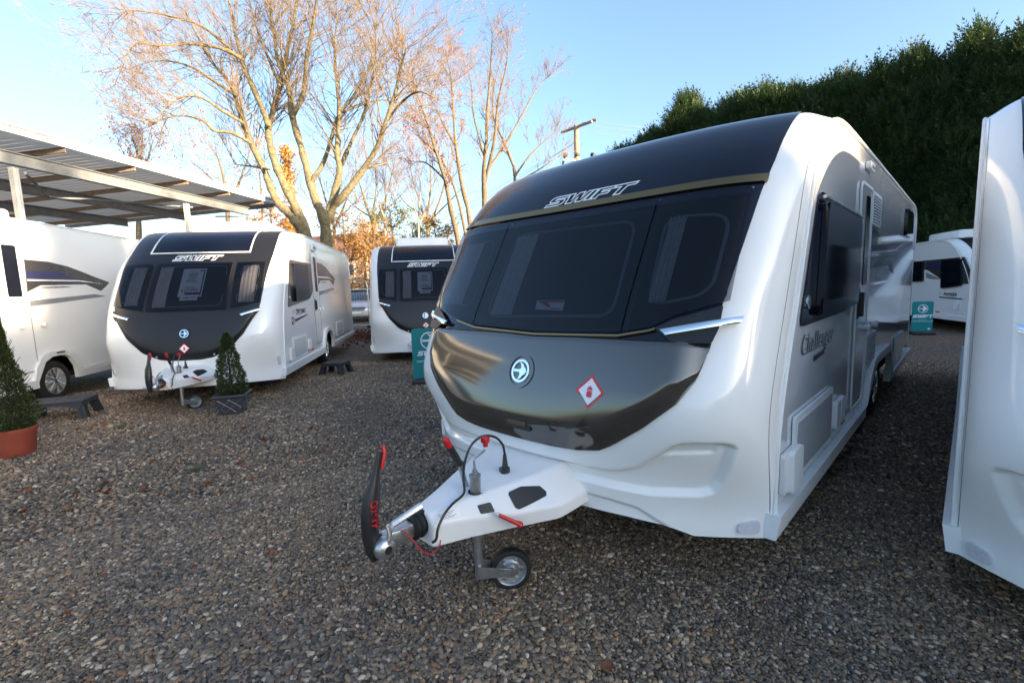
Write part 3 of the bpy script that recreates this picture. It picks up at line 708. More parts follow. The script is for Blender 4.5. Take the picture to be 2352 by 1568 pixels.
    for bb in (2.40, 2.80):
        mb = MB(); mb.lathe([(.022, 0), (.024, .02), (.03, .024), (.03, .045), (0, .05)], (-bb, sh.hw, 1.07), (0, 1, 0), 14); mb.build('door_retainer', WHITE2, root)
    # offside
    for (x0, x1) in ((-.5, -1.7), (-3.4, -4.6)):
        side_panel('side_window', sh, roundpoly([(x1, 1.28), (x0, 1.28), (x0, 1.9), (x1, 1.9)], .08), 0, .005, BLACKG, root, side=-1)
    for x in (-3.08, -3.88):
        for sg in (1, -1): wheel(root, x, sg * (sh.hw - .15), .31, sg)
    drawgear(root, body_front=.30)
    mb = MB(); mb.box((.0, .12, .37), (1.6, .5, .03)); mb.build('chassis_rail', DARKV, root)
    return root, sh
main, SH_MAIN = build_main()
YAW_M = 44.6
dM = Vector((math.sin(R(YAW_M)), math.cos(R(YAW_M)), 0)); nM = Vector((dM.y, -dM.x, 0))
main.location = (0.2944, 2.9283, 0); main.rotation_euler.z = math.atan2(-dM.y, -dM.x)

right = copy_tree(main)
right['label'] = 'caravan cut off by the right edge of the photo, only its white front corner showing'
YAW_R = 44.7
dR = Vector((math.sin(R(YAW_R)), math.cos(R(YAW_R)), 0)); nR = Vector((dR.y, -dR.x, 0))
right.location = Vector((1.184, 2.051, 0)) + nM * .608 + dM * .50 + nR * 1.25 - Vector((0, 0, .05)); right.rotation_euler.z = math.atan2(-dR.y, -dR.x)

# ---- the white single-axle caravans
P_DIP = [(.04, .24), (.05, .34), (.09, .66), (.13, .93), (.20, 1.20), (.30, 1.46), (.49, 1.80), (.70, 2.09), (.95, 2.36), (1.2, 2.52), (1.5, 2.585), (2.0, 2.60), (2.8, 2.60)]
def poster(parent, sh, y0, y1, h0, h1, off, lines):
    fn = sh.fn(0, 0, off); w = y1 - y0; hh = h1 - h0
    mb = MB(); mb.prism([(y0, h0), (y1, h0), (y1, h1), (y0, h1)], fn, 0, .001); p = mb.build('price_poster', PAPER, parent)
    mb = MB(); mb.prism([(y1 - w * .10, h0 + .02), (y1 - w * .05, h0 + .02), (y1 - w * .05, h1 - hh * .12), (y1 - w * .10, h1 - hh * .12)], fn, .001, .0015)
    mb.prism([(y1 - w * .26, h1 - hh * .10), (y1 - w * .05, h1 - hh * .10), (y1 - w * .05, h1 - hh * .06), (y1 - w * .26, h1 - hh * .06)], fn, .001, .0015)
    mb.prism([(y0 + w * .28, h0 + hh * .07), (y1 - w * .10, h0 + hh * .07), (y1 - w * .10, h0 + hh * .14), (y0 + w * .28, h0 + hh * .14)], fn, .001, .0015); mb.build('poster_border', NAVY, p)
    for s_, size, v in lines:
        text_on('lettering', s_, size, lambda a, b_, d: fn((y0 + y1) / 2 - .012 + a, h0 + hh * v + b_, .001 + d), BLACKPRINT, p, .0005)
    mb = MB()
    for v, ww in ((.86, .22), (.50, .30), (.34, .25), (.30, .22)):
        mb.prism([((y0 + y1) / 2 - w * ww / 1, h0 + hh * v), ((y0 + y1) / 2 + w * ww * .7, h0 + hh * v), ((y0 + y1) / 2 + w * ww * .7, h0 + hh * (v + .012)), ((y0 + y1) / 2 - w * ww, h0 + hh * (v + .012))], fn, .001, .0015)
    mb.build('small_print', GREYG, p)
    mb = MB(); mb.prism([(y0 + w * .12, h0 - .055), (y1 - w * .15, h0 - .055), (y1 - w * .15, h0 - .002), (y0 + w * .12, h0 - .002)], fn, 0, .001); s2 = mb.build('window_card', PAPER, parent)
    mb = MB(); mb.prism([(y0 + w * .2, h0 - .014), (y1 - w * .2, h0 - .010), (y1 - w * .2, h0 - .018), (y0 + w * .45, h0 - .018), (y0 + w * .45, h0 - .035)], fn, .001, .0015); mb.build('card_print', REDPRINT, s2)
    return p
def white_body(label, H=2.60, length=6.5, arch=None, skin=SKINW, front=True):
    k = H / 2.60
    prof = [(b, z if z < 1.2 else 1.2 + (z - 1.2) * (H - 1.2) / 1.4) for b, z in P_DIP]
    sh = Shape(prof, 1.16, .42, .32, 3.0, length)
    root = thing('touring_caravan', label, 'caravan', group='parked touring caravans')
    hb = sym([(0, .03), (.6, .03), (1.16, 0)])
    body(root, sh, hb, arch, skin, None); skirts(root, sh, arch)
    if not front: return root, sh
    sc = (prof[-3][1] - 1.2) / (2.585 - 1.2)
    bound = itp([(1.0, .90), (1.08, .925), (1.2, .945), (1.85, .99), (2.05, 1.0), (2.4, 1.0), (2.95, .96)])
    bowl = sym([(0, .405), (.2, .408), (.34, .43), (.55, .53), (.74, .74), (.86, .95), (.905, 1.03)])
    hs = np.linspace(1.02, 2.93, 56); ncol = 49; V = []; V0 = []
    for h in hs:
        ys = sinsp(-bound(h), bound(h), ncol); V.append(sh.P(ys, np.full(ncol, h), np.full(ncol, .006))); V0.append(sh.P(ys, np.full(ncol, h), np.full(ncol, -.003)))
    V = np.array(V); V0 = np.array(V0); nr = len(hs); verts = [tuple(p) for p in V.reshape(-1, 3)]; f = grid_faces(nr, ncol)
    loop = [j for j in range(ncol)] + [i * ncol + ncol - 1 for i in range(1, nr)] + [(nr - 1) * ncol + j for j in range(ncol - 2, -1, -1)] + [i * ncol for i in range(nr - 2, 0, -1)]
    b = len(verts); Vf = V0.reshape(-1, 3); verts += [tuple(Vf[q]) for q in loop]
    for q in range(len(loop)): f.append((loop[q], loop[(q + 1) % len(loop)], b + (q + 1) % len(loop), b + q))
    mb = MB(); mb.v = verts; mb.f = f; panel = mb.build('front_panel', LIDB, root, angle=40)
    # roof glass with white outline
    patch_cols('roof_window', sh, np.linspace(-.665, .665, 30), lambda y: 2.115 + 0 * y, lambda y: 2.90 + 0 * y, .012, BLACKG, root, 24, .004)
    mb = MB(); pl = [(-.655, 2.90)] + [(-.675, 2.5), (-.685, 2.105)] + [(x, 2.105) for x in np.linspace(-.6, .6, 13)] + [(.685, 2.105), (.675, 2.5), (.655, 2.90)]
    pl2 = []
    for a, c_ in zip(pl, pl[1:]):
        for t in np.linspace(0, 1, 6, endpoint=False): pl2.append((a[0] + (c_[0] - a[0]) * t, a[1] + (c_[1] - a[1]) * t))
    pl2.append(pl[-1]); mb.ribbon(pl2, .016, sh.fn(0, 0, .006), 0, .009, closed=False); mb.build('white_outline', WHITEPRINT, panel)
    swift_word('lettering', sh.fn(-.02, 2.0, .006), .105, WHITEPRINT, panel, True, sx=.63)
    lo = itp([(-.95, 1.205), (-.57, 1.12), (-.5, 1.105), (.5, 1.105), (.57, 1.12), (.95, 1.205)])
    wins = []
    for y0, y1 in ((-.935, -.575), (-.505, .505), (.575, .935)):
        def hi(y): return 1.875 + 0 * y
        g = patch_cols('window_pane', sh, np.linspace(y0, y1, 16), lo, hi, .032, GLASS, root, 18, .026); wins.append(g)
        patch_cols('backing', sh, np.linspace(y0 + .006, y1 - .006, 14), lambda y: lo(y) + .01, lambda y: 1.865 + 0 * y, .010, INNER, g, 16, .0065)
        window_frame_line(g, sh, [(y0 + .06, float(lo(y0)) + .06), (y1 - .06, float(lo(y1)) + .06), (y1 - .06, 1.83), (y0 + .06, 1.83)], .012, .012)
    curtain(wins[0], sh, -.80, -.62, 1.20, 1.82, .018); curtain(wins[1], sh, -.44, -.27, 1.16, 1.82, .018); curtain(wins[2], sh, .66, .86, 1.20, 1.82, .018)
    poster(wins[1], sh, -.135, .175, 1.305, 1.775, .024, [('2024', .062, .76), ('SWIFT', .04, .64), ('DIPLOMAT', .03, .56), ('£27,995', .068, .21)])
    lid = patch_cols('gas_locker_lid', sh, sinsp(-.905, .905, 64), bowl, lambda y: np.maximum(1.045 + .04 * ss(.3, .9, np.abs(y)), bowl(y) + .004), lambda Y, H: .010 + .024 * ss(0, .10, np.minimum(H - bowl(Y), .92 - np.abs(Y))), LIDB, root, 26, -.002, angle=60)
    emblem(lid, sh.fn(0, .773, .034), .058, CHROME, BLACKG, CHROME)
    lpg_badge(lid, sh.fn(0, .57, .034), .072)
    for y in (-.36, .36):
        mb = MB(); mb.tube([sh.P(np.float64(y), np.float64(.47), np.float64(.02)), sh.P(np.float64(y), np.float64(.47), np.float64(.034))], .012, 10); mb.build('lid_bolt', GALV, lid)
    for sg in (1, -1):
        mb = MB(); mb.prism(roundpoly([(sg * p[0], p[1]) for p in [(.66, 1.03), (.72, 1.065), (.93, 1.13), (.925, 1.05), (.88, .985), (.74, .975)]], .012), sh.fn(0, 0, .004), 0, .026); hs_ = mb.build('lamp_housing', BLACKM, root, angle=20)
        light_strip(hs_, sh, (.69, .995, 1.02), (.945, 1.062, 1.098), 0.0, sg, .040)
        mb = MB(); mb.prism(roundpoly([(sg * 1.085, .22), (sg * 1.115, .22), (sg * 1.115, .365), (sg * 1.085, .365)], .012), sh.fn(0, 0, 0), -.004, .016); mb.build('marker_lamp', CLEARL, root)
    mb = MB(); mb.rbox((-2.45, -.05, H + .10), (1.5, 1.25, .25), .06, 3); mb.build('roof_light', WHITE2, root)
    return root, sh
ARCH1 = [(2.72, .36), (2.78, .50), (2.88, .63), (3.02, .70), (3.32, .70), (3.46, .63), (3.56, .50), (3.62, .36)]
def graphic(root, sh, dx, side=1):
    sp = lambda n, p, m, d=.0: side_panel(n, sh, [(b + dx, z) for b, z in p], -.003, .0012 + d, m, root, side)
    sp('side_graphic', [(-.12, 2.13), (.3, 2.12), (.68, 2.07), (1.0, 1.99), (1.26, 1.92), (1.62, 1.83), (1.52, 1.76), (1.37, 1.68), (1.03, 1.79), (.10, 1.765), (-.14, 1.67)], DARKG)
    sp('blue_graphic', [(-.11, 1.965), (.49, 1.98), (.81, 1.885), (-.12, 1.86)], BLUEG, .0008)
    sp('grey_graphic', [(-.13, 1.54), (1.2, 1.625), (1.49, 1.585), (-.13, 1.46)], GREYG)
    sp('white_line', [(-.12, 1.85), (.9, 1.855), (1.45, 1.80), (.9, 1.835), (-.12, 1.825)], WHITEPRINT, .0012)
    sp('dark_line', [(.05, 1.735), (.55, 1.75), (.75, 1.738), (.2, 1.725)], DARKG)

dip, SH_DIP = white_body('white caravan with dark front beside the potted conifer, price poster in its window', 2.60, 6.45, ARCH1)
sp = side_panel
wf = sp('side_window', SH_DIP, roundpoly([(.45, 1.30), (.75, 2.07), (2.13, 2.07), (2.13, 1.55), (1.85, 1.41), (1.2, 1.36)], [.05, .07, .03, .1, .2, .1]), 0, .006, DARKG, dip)
sp('pane', SH_DIP, roundpoly([(.80, 1.38), (.85, 2.02), (1.70, 2.02), (1.70, 1.42)], .06), .008, .05, BLACKG, wf)
emblem(wf, lambda u, v, d: (-(.56 + u), SH_DIP.hw + .007 + d, 1.46 + v), .032, CHROME, None, CHROME)
door(dip, SH_DIP, 2.13, 2.60, .53, 2.29, SKINW, 2.33, 2.50, 1.54, 2.22)
graphic(dip, SH_DIP, 2.75)
text_on('lettering', 'DIPLOMAT', .125, lambda u, v, d: (-(1.20 + u), SH_DIP.hw + d, 1.205 + v), BLACKPRINT, dip, .0015, sx=1.0, spacing=1.08, offset=.0018)
text_on('lettering', 'ACE', .07, lambda u, v, d: (-(.74 + u), SH_DIP.hw + d, 1.215 + v), GREYG, dip, .0015)
sp('badge_bar', SH_DIP, [(.80, 1.09), (1.60, 1.145), (1.60, 1.115), (.80, 1.045)], -.002, .0015, NAVY, dip)
emblem(dip, lambda u, v, d: (-(.66 + u), SH_DIP.hw + d, 1.075 + v), .05, CHROME, BLACKG, CHROME)
hatch(dip, SH_DIP, .53, 1.33, .45, .80, SKINW); hatch(dip, SH_DIP, 4.05, 4.9, .50, .83, SKINW)
sp('socket_cover', SH_DIP, roundpoly([(.30, .46), (.48, .46), (.48, .66), (.30, .66)], .03), 0, .04, WHITE2, dip)
sp('inlet_cover', SH_DIP, roundpoly([(1.45, .50), (1.62, .50), (1.62, .68), (1.45, .68)], .03), 0, .03, WHITE2, dip)
for bb in (1.75, 3.75, 5.6): sp('reflector', SH_DIP, roundpoly([(bb - .06, .455), (bb + .06, .455), (bb + .06, .49), (bb - .06, .49)], .01), 0, .012, AMBER, dip)
lm = sp('awning_lamp', SH_DIP, roundpoly([(2.25, 2.33), (2.55, 2.33), (2.55, 2.46), (2.25, 2.46)], .03), 0, .03, WHITE2, dip); sp('lens', SH_DIP, roundpoly([(2.3, 2.37), (2.5, 2.37), (2.5, 2.41), (2.3, 2.41)], .015), .03, .036, NAVY, lm)
for bb in (2.45, 2.72):
    mb = MB(); mb.lathe([(.022, 0), (.024, .02), (.03, .024), (.03, .045), (0, .05)], (-bb, SH_DIP.hw, 1.19), (0, 1, 0), 12); mb.build('door_retainer', WHITE2, dip)
for sg in (1, -1): wheel(dip, -3.17, sg * (SH_DIP.hw - .14), .31, sg)
drawgear(dip, -.20, -.13)
YAW_D = -9.7
dD = Vector((math.sin(R(YAW_D)), math.cos(R(YAW_D)), 0)); nD = Vector((dD.y, -dD.x, 0)); RZ_D = math.atan2(-dD.y, -dD.x)
qD = Vector((-3.45, 6.926, 0))
dip.location = qD - nD * 1.16; dip.rotation_euler.z = RZ_D

mid = copy_tree(dip)
mid['label'] = 'white caravan partly hidden behind the silver-sided one, next to the teal sign board'
cM = atz(856, 811, .2); mid.location = Vector((cM.x, cM.y, -.04)) + nD * 1.16 - dD * .05; mid.rotation_euler.z = RZ_D + R(-1)

# left caravan: sunlit side, door and wheel
arL = [(2.41, .36), (2.47, .50), (2.56, .64), (2.70, .70), (2.92, .70), (3.06, .64), (3.15, .50), (3.19, .36)]
left, SH_L = white_body('white caravan at the left edge with open view of its alloy wheel and swoosh graphics', 2.72, 6.4, arL, WHITE, front=True)
dx = 2.62
door(left, SH_L, dx - .78, dx - .16, .53, 2.40, WHITE, dx - .47, dx - .25, 1.60, 2.31)
graphic(left, SH_L, dx)
for bb, zz in ((dx - .37, 1.175), (dx + .02, 1.18)):
    mb = MB(); mb.lathe([(.022, 0), (.024, .03), (.03, .034), (.03, .06), (0, .066)], (-bb, SH_L.hw, zz), (0, 1, 0), 14); mb.build('door_retainer', WHITE2, left)
side_panel('side_trim', SH_L, [(dx + .69, .445), (5.8, .47), (5.8, .435), (dx + .69, .425)], 0, .02, WHITE2, left)
side_panel('marker', SH_L, roundpoly([(dx + .16, .735), (dx + .32, .735), (dx + .32, .757), (dx + .16, .757)], .006), .03, .045, BLACKM, left)
for sg in (1, -1): wheel(left, -(dx + .18), sg * (SH_L.hw - .13), .315, sg, rimr=.205)
mb = MB(); mb.lathe([(.31, 0), (.32, .03), (.28, .07), (.15, .095), (0, .10)], (-(dx + .35), .45, 2.71), (0, 0, 1), 28); mb.build('satellite_dome', WHITE2, left)
drawgear(left, -.20, -.13)
gL = Vector((-6.935, 6.855, 0)); left.location = gL - dD * dx - nD * 1.16; left.rotation_euler.z = RZ_D

# far caravan seen from its offside, right of centre
arP = [(3.0, .36), (3.06, .50), (3.16, .63), (3.30, .70), (3.60, .70), (3.74, .63), (3.84, .50), (3.90, .36)]
pio, SH_P = white_body('small distant white caravan by the hedge, showing its side with dark windows', 2.36, 6.0, arP, SKINW, front=True)
spo = lambda n, p, d0, d1, m, par: side_panel(n, SH_P, [(-b, z) for b, z in p], d0, d1, m, par, side=-1)
fr = spo('window_band', [(2.9, 1.82), (.45, 1.84), (.10, 1.40), (.08, 1.20), (.40, 1.19), (1.20, 1.25), (2.0, 1.55), (2.9, 1.70)], 0, .006, DARKG, pio)
spo('window', roundpoly([(1.32, 1.80), (.52, 1.80), (.44, 1.15), (1.28, 1.07)], .06), .006, .05, BLACKG, pio)
spo('window', roundpoly([(2.9, 1.80), (2.22, 1.80), (2.18, 1.26), (2.9, 1.24)], .06), .006, .05, BLACKG, pio)
spo('blue_graphic', [(2.1, 1.74), (1.5, 1.74), (1.30, 1.60), (2.1, 1.62)], .006, .007, BLUEG, pio)
spo('grey_graphic', [(2.1, 1.50), (1.35, 1.30), (1.9, 1.32), (2.1, 1.36)], 0, .002, GREYG, pio)
text_on('lettering', 'PIONEER', .12, lambda u, v, d: (-.92 + u, -SH_P.hw - d, .92 + v), BLACKPRINT, pio, .003, sx=1.1, spacing=1.08, offset=.0018)
text_on('lettering', 'ACE', .06, lambda u, v, d: (-1.38 + u, -SH_P.hw - d, .94 + v), GREYG, pio, .003)
spo('badge_bar', [(1.40, .86), (.42, .84), (.42, .81), (1.40, .83)], 0, .003, NAVY, pio)
spo('inlet_cover', roundpoly([(.68, .73), (.52, .73), (.52, .57), (.68, .57)], .02), 0, .03, WHITE2, pio)
spo('reflector', roundpoly([(1.5, .47), (1.33, .47), (1.33, .44), (1.5, .44)], .01), 0, .012, AMBER, pio)
for sg in (1, -1): wheel(pio, -3.45, sg * (SH_P.hw - .14), .31, sg)
mb = MB(); mb.lathe([(.30, 0), (.32, .04), (.26, .10), (.12, .13), (0, .135)], (-1.0, -.35, 2.35), (0, 0, 1), 24); mb.build('satellite_dome', WHITE2, pio)
drawgear(pio, -.20, -.13)
dP = Vector((.300, .954, 0)); nP = Vector((-dP.y, dP.x, 0))      # nP points to the camera side
pio.location = Vector((10.921, 11.053, 0)) - dP * .15 - nP * 1.16; pio.rotation_euler.z = math.atan2(-dP.y, -dP.x)

# ------------------------------------------------------------------ ground
def pebble_ramp(nt, fac):
    r = nt.nodes.new('ShaderNodeValToRGB'); cr = r.color_ramp; cr.interpolation = 'LINEAR'
    cols = [(0.00, (.034, .026, .019)), (0.12, (.088, .069, .052)), (0.28, (.200, .156, .112)), (0.40, (.105, .081, .060)), (0.54, (.285, .213, .140)), (0.62, (.112, .099, .087)), (0.72, (.37, .240, .128)), (0.80, (.21, .106, .052)), (0.90, (.52, .42, .295)), (0.96, (.185, .146, .110)), (1.0, (.70, .59, .455))]
    while len(cr.elements) < len(cols): cr.elements.new(.5)
    for e, (p, c) in zip(cr.elements, cols): e.position = p; e.color = (*c, 1)
    nt.links.new(fac, r.inputs[0]); return r
def gravel_mat():
    m = bpy.data.materials.new('gravel'); m.use_nodes = True; nt = m.node_tree; b = nt.nodes['Principled BSDF']; N = nt.nodes.new; L = nt.links.new
    tc = N('ShaderNodeTexCoord'); v = N('ShaderNodeTexVoronoi'); v.inputs['Scale'].default_value = 46; v.inputs['Randomness'].default_value = .95
    L(tc.outputs['Object'], v.inputs['Vector'])
    sep = N('ShaderNodeSeparateColor'); L(v.outputs['Color'], sep.inputs[0])
    r = pebble_ramp(nt, sep.outputs[0])
    n = N('ShaderNodeTexNoise'); n.inputs['Scale'].default_value = .55; n.inputs['Detail'].default_value = 5; L(tc.outputs['Object'], n.inputs['Vector'])
    dirt = N('ShaderNodeValToRGB'); dirt.color_ramp.elements[0].position = .35; dirt.color_ramp.elements[1].position = .75; dirt.color_ramp.elements[0].color = (.95, .97, 1.0, 1); dirt.color_ramp.elements[1].color = (1.15, 1.0, .82, 1)
    L(n.outputs['Fac'], dirt.inputs[0])
    mx = N('ShaderNodeMix'); mx.data_type = 'RGBA'; mx.blend_type = 'MULTIPLY'; mx.inputs['Factor'].default_value = 1; L(r.outputs[0], mx.inputs['A']); L(dirt.outputs[0], mx.inputs['B'])
    dk = N('ShaderNodeMapRange'); dk.inputs['From Min'].default_value = .2; dk.inputs['From Max'].default_value = .75; dk.inputs['To Min'].default_value = 1.0; dk.inputs['To Max'].default_value = .25; L(v.outputs['Distance'], dk.inputs['Value'])
    mx2 = N('ShaderNodeMix'); mx2.data_type = 'RGBA'; mx2.blend_type = 'MULTIPLY'; mx2.inputs['Factor'].default_value = 1; L(mx.outputs['Result'], mx2.inputs['A']); L(dk.outputs[0], mx2.inputs['B'])
    L(mx2.outputs['Result'], b.inputs['Base Color']); b.inputs['Roughness'].default_value = .7
    bp = N('ShaderNodeBump'); bp.inputs['Strength'].default_value = .9; bp.inputs['Distance'].default_value = .012; bp.invert = True; L(v.outputs['Distance'], bp.inputs['Height']); L(bp.outputs[0], b.inputs['Normal'])
    return m
GRAVEL = gravel_mat()
def stone_mat():
    m = bpy.data.materials.new('pebble'); m.use_nodes = True; nt = m.node_tree; b = nt.nodes['Principled BSDF']; N = nt.nodes.new; L = nt.links.new
    oi = N('ShaderNodeObjectInfo'); r = pebble_ramp(nt, oi.outputs['Random'])
    tc = N('ShaderNodeTexCoord'); n = N('ShaderNodeTexNoise'); n.inputs['Scale'].default_value = 2.2; n.inputs['Detail'].default_value = 5; L(tc.outputs['Object'], n.inputs['Vector'])
    mr = N('ShaderNodeMapRange'); mr.inputs['From Min'].default_value = .3; mr.inputs['From Max'].default_value = .7; mr.inputs['To Min'].default_value = .78; mr.inputs['To Max'].default_value = 1.2; L(n.outputs['Fac'], mr.inputs['Value'])
    mx = N('ShaderNodeMix'); mx.data_type = 'RGBA'; mx.blend_type = 'MULTIPLY'; mx.inputs['Factor'].default_value = 1; L(r.outputs[0], mx.inputs['A']); L(mr.outputs[0], mx.inputs['B']); 
    ge = N('ShaderNodeNewGeometry'); n3 = N('ShaderNodeTexNoise'); n3.inputs['Scale'].default_value = .9; n3.inputs['Detail'].default_value = 4; L(ge.outputs['Position'], n3.inputs['Vector'])
    r3 = N('ShaderNodeValToRGB'); r3.color_ramp.elements[0].position = .36; r3.color_ramp.elements[1].position = .66; r3.color_ramp.elements[0].color = (.72, .72, .74, 1); r3.color_ramp.elements[1].color = (1.22, 1.12, .98, 1); L(n3.outputs['Fac'], r3.inputs[0])
    mx3 = N('ShaderNodeMix'); mx3.data_type = 'RGBA'; mx3.blend_type = 'MULTIPLY'; mx3.inputs['Factor'].default_value = 1; L(mx.outputs['Result'], mx3.inputs['A']); L(r3.outputs[0], mx3.inputs['B']); L(mx3.outputs['Result'], b.inputs['Base Color'])
    b.inputs['Roughness'].default_value = .52
    return m
STONE = stone_mat()
rng = np.random.default_rng(7)
# one big sheet with gentle unevenness
def ground_z(x, y): return 0.0
gs = [-300, -120, -60, -30, -15, 0, 15, 30, 60, 120, 400]
gv = [(x, y, 0.0) for y in gs for x in gs]
ground = raw('ground', gv, grid_faces(len(gs), len(gs)), GRAVEL, None, False); ground['kind'] = 'structure'

def gn_instances(obj, insts, seedname):
    """scatter the given (unlinked) meshes on the vertices of obj, reading the point attributes rot, scl, pick"""
    col = bpy.data.collections.new(seedname)
    for o in insts: col.objects.link(o)
    ng = bpy.data.node_groups.new(seedname, 'GeometryNodeTree')
    ng.interface.new_socket('Geometry', in_out='INPUT', socket_type='NodeSocketGeometry'); ng.interface.new_socket('Geometry', in_out='OUTPUT', socket_type='NodeSocketGeometry')
    N = ng.nodes.new; gi = N('NodeGroupInput'); go = N('NodeGroupOutput'); iop = N('GeometryNodeInstanceOnPoints'); ci = N('GeometryNodeCollectionInfo')
    ci.inputs['Collection'].default_value = col; ci.inputs['Separate Children'].default_value = True; ci.inputs['Reset Children'].default_value = True
    iop.inputs['Pick Instance'].default_value = True
    def attr(nm, ty):
        a = N('GeometryNodeInputNamedAttribute'); a.data_type = ty; a.inputs['Name'].default_value = nm; return a.outputs['Attribute']
    L = ng.links.new
    L(gi.outputs[0], iop.inputs['Points']); L(ci.outputs[0], iop.inputs['Instance'])
    L(attr('pick', 'INT'), iop.inputs['Instance Index']); L(attr('rot', 'FLOAT_VECTOR'), iop.inputs['Rotation']); L(attr('scl', 'FLOAT_VECTOR'), iop.inputs['Scale'])
    L(iop.outputs[0], go.inputs[0])
    md = obj.modifiers.new('scatter', 'NODES'); md.node_group = ng
def scatter_obj(name, pts, rot, scl, pick, insts, parent=None):
    me = bpy.data.meshes.new(name); me.from_pydata([tuple(p) for p in pts], [], [])
    a = me.attributes.new('rot', 'FLOAT_VECTOR', 'POINT'); a.data.foreach_set('vector', np.asarray(rot, np.float32).ravel())
    a = me.attributes.new('scl', 'FLOAT_VECTOR', 'POINT'); a.data.foreach_set('vector', np.asarray(scl, np.float32).ravel())
    a = me.attributes.new('pick', 'INT', 'POINT'); a.data.foreach_set('value', np.asarray(pick, np.int32))
    o = bpy.data.objects.new(name, me); COL.objects.link(o)
    if parent is not None: o.parent = parent
    gn_instances(o, insts, name + '_source'); o['kind'] = 'stuff'
    return o
def pebble_meshes(n=6):
    out = []
    for k in range(n):
        bm = bmesh.new(); bmesh.ops.create_icosphere(bm, subdivisions=2, radius=1.0)
        sd = Vector((k * 7.3, k * 3.1, 1.7))
        for v in bm.verts:
            p = v.co.copy(); d = 1 + .20 * noise.noise(p * .9 + sd) + .10 * noise.noise(p * 2.1 + sd)
            v.co = Vector((p.x * (1.0 + .12 * (k % 3)), p.y * .82, p.z * (.56 + .07 * (k % 4)))) * d
        me = bpy.data.meshes.new('pebble'); bm.to_mesh(me); bm.free()
        me.polygons.foreach_set('use_smooth', [True] * len(me.polygons)); me.materials.append(STONE)
        out.append(bpy.data.objects.new('pebble_%d' % k, me))
    return out
def in_view(x, y, lo, hi):
    d = np.hypot(x, y); ang = np.degrees(np.arctan2(x, y)); return (d > lo) & (d < hi) & (np.abs(ang) < 57)
def pebble_field(name, lo, hi, sp_, rmin, rmax, zmul):
    g = np.arange(-hi, hi, sp_); X, Y = np.meshgrid(g, np.arange(0.3, hi, sp_)); X = X.ravel() + rng.uniform(-.5, .5, X.size) * sp_; Y = Y.ravel() + rng.uniform(-.5, .5, Y.size) * sp_
    k = in_view(X, Y, lo, hi); X = X[k]; Y = Y[k]; n = len(X)
    r = rng.uniform(0, 1, n) ** 1.9 * (rmax - rmin) + rmin
    big = rng.uniform(0, 1, n) < .008; r[big] *= 1.6
    r *= np.array([.98 + .42 * noise.noise(Vector((a_ * .9, b_ * .9, 2.0))) + .2 * noise.noise(Vector((a_ * 3, b_ * 3, 5.0))) for a_, b_ in zip(X, Y)])
    Z = r * rng.uniform(.05, .5, n) * zmul
    rot = np.stack([rng.normal(0, .28, n), rng.normal(0, .28, n), rng.uniform(0, 6.28, n)], -1)
    scl = np.stack([r, r * rng.uniform(.8, 1.1, n), r * rng.uniform(.85, 1.15, n)], -1)
    o = scatter_obj(name, np.stack([X, Y, Z], -1), rot, scl, rng.integers(0, 6, n), pebble_meshes())
    o['label'] = 'loose rounded grey and brown pebbles covering the yard'; o['category'] = 'gravel'
    return n
NP = pebble_field('gravel_pebbles', .7, 4.1, .0125, .0058, .0140, 1.0) + pebble_field('gravel_pebbles', 4.1, 10.5, .0265, .0095, .0175, 1.0)

# fallen leaves
LEAFBR = mat('dead_leaf', (.22, .075, .03), .7, var=.35, vscale=30)
def leaf_mesh():
    V = []; F = []; n = 9
    for i in range(n):
        t = i / (n - 1); w = .030 * math.sin(math.pi * t) ** .6 * (1 + .35 * math.sin(t * 19)) + .0008
        for sgn, q in ((-1, 0), (0, 1), (1, 2)): V.append((t * .085 - .04, sgn * w, .012 * abs(sgn) * (1 + .5 * math.sin(7 * t)) + .022 * (t - .5) ** 2 * 3))
    for i in range(n - 1):
        for q in range(2): a = i * 3 + q; F.append((a, a + 1, a + 4, a + 3))
    me = bpy.data.meshes.new('fallen_leaf'); me.from_pydata(V, [], F); me.update(); me.materials.append(LEAFBR); me.polygons.foreach_set('use_smooth', [True] * len(F)); return me
LM = leaf_mesh()
leafpx = [(55, 1175), (335, 1122), (240, 1112), (226, 1128), (248, 1130), (480, 1110), (550, 1065), (160, 1168), (715, 985), (745, 1030), (300, 985), (180, 985), (210, 985), (130, 1000), (240, 975), (560, 985), (600, 1010), (1400, 1530), (330, 930), (265, 905), (1890, 1010), (2140, 870)]
rl = random.Random(3)
leaflab = ['upright on its side near the left edge', 'large, curled, alone left of the stabiliser handle', 'uppermost of a cluster of three', 'left one of a cluster of three', 'right one of a cluster of three', 'flat, midway between the potted conifer and the stabiliser handle', 'small, just beyond the flat one nearer the caravans', 'dark, right of the leaf at the left edge', 'near the half-hidden teal sign board', 'left of the bronze gas locker lid', 'in front of the black step', 'right behind the terracotta pot', 'between the terracotta pot and the black step', 'beside the terracotta pot rim', 'at the foot of the black step', 'right of the square planter', 'on open gravel right of the square planter', 'lowest in the photo, nearest the camera', 'below the left caravan drawbar', 'left of the left caravan drawbar', 'in shadow under the silver-sided caravan', 'far right between the two front caravans']
for k, (x, y) in enumerate(leafpx):
    p = atz(x, y, .02); o = bpy.data.objects.new('fallen_leaf', LM); COL.objects.link(o)
    o.location = p; o.rotation_euler = (rl.uniform(-.6, .6), rl.uniform(-.6, .6), rl.uniform(0, 6.3)); s_ = rl.uniform(.6, 1.0); o.scale = (s_, s_, s_)
    tag(o, 'brown dead leaf on gravel, ' + leaflab[k], 'leaf', 'fallen leaves on the gravel')
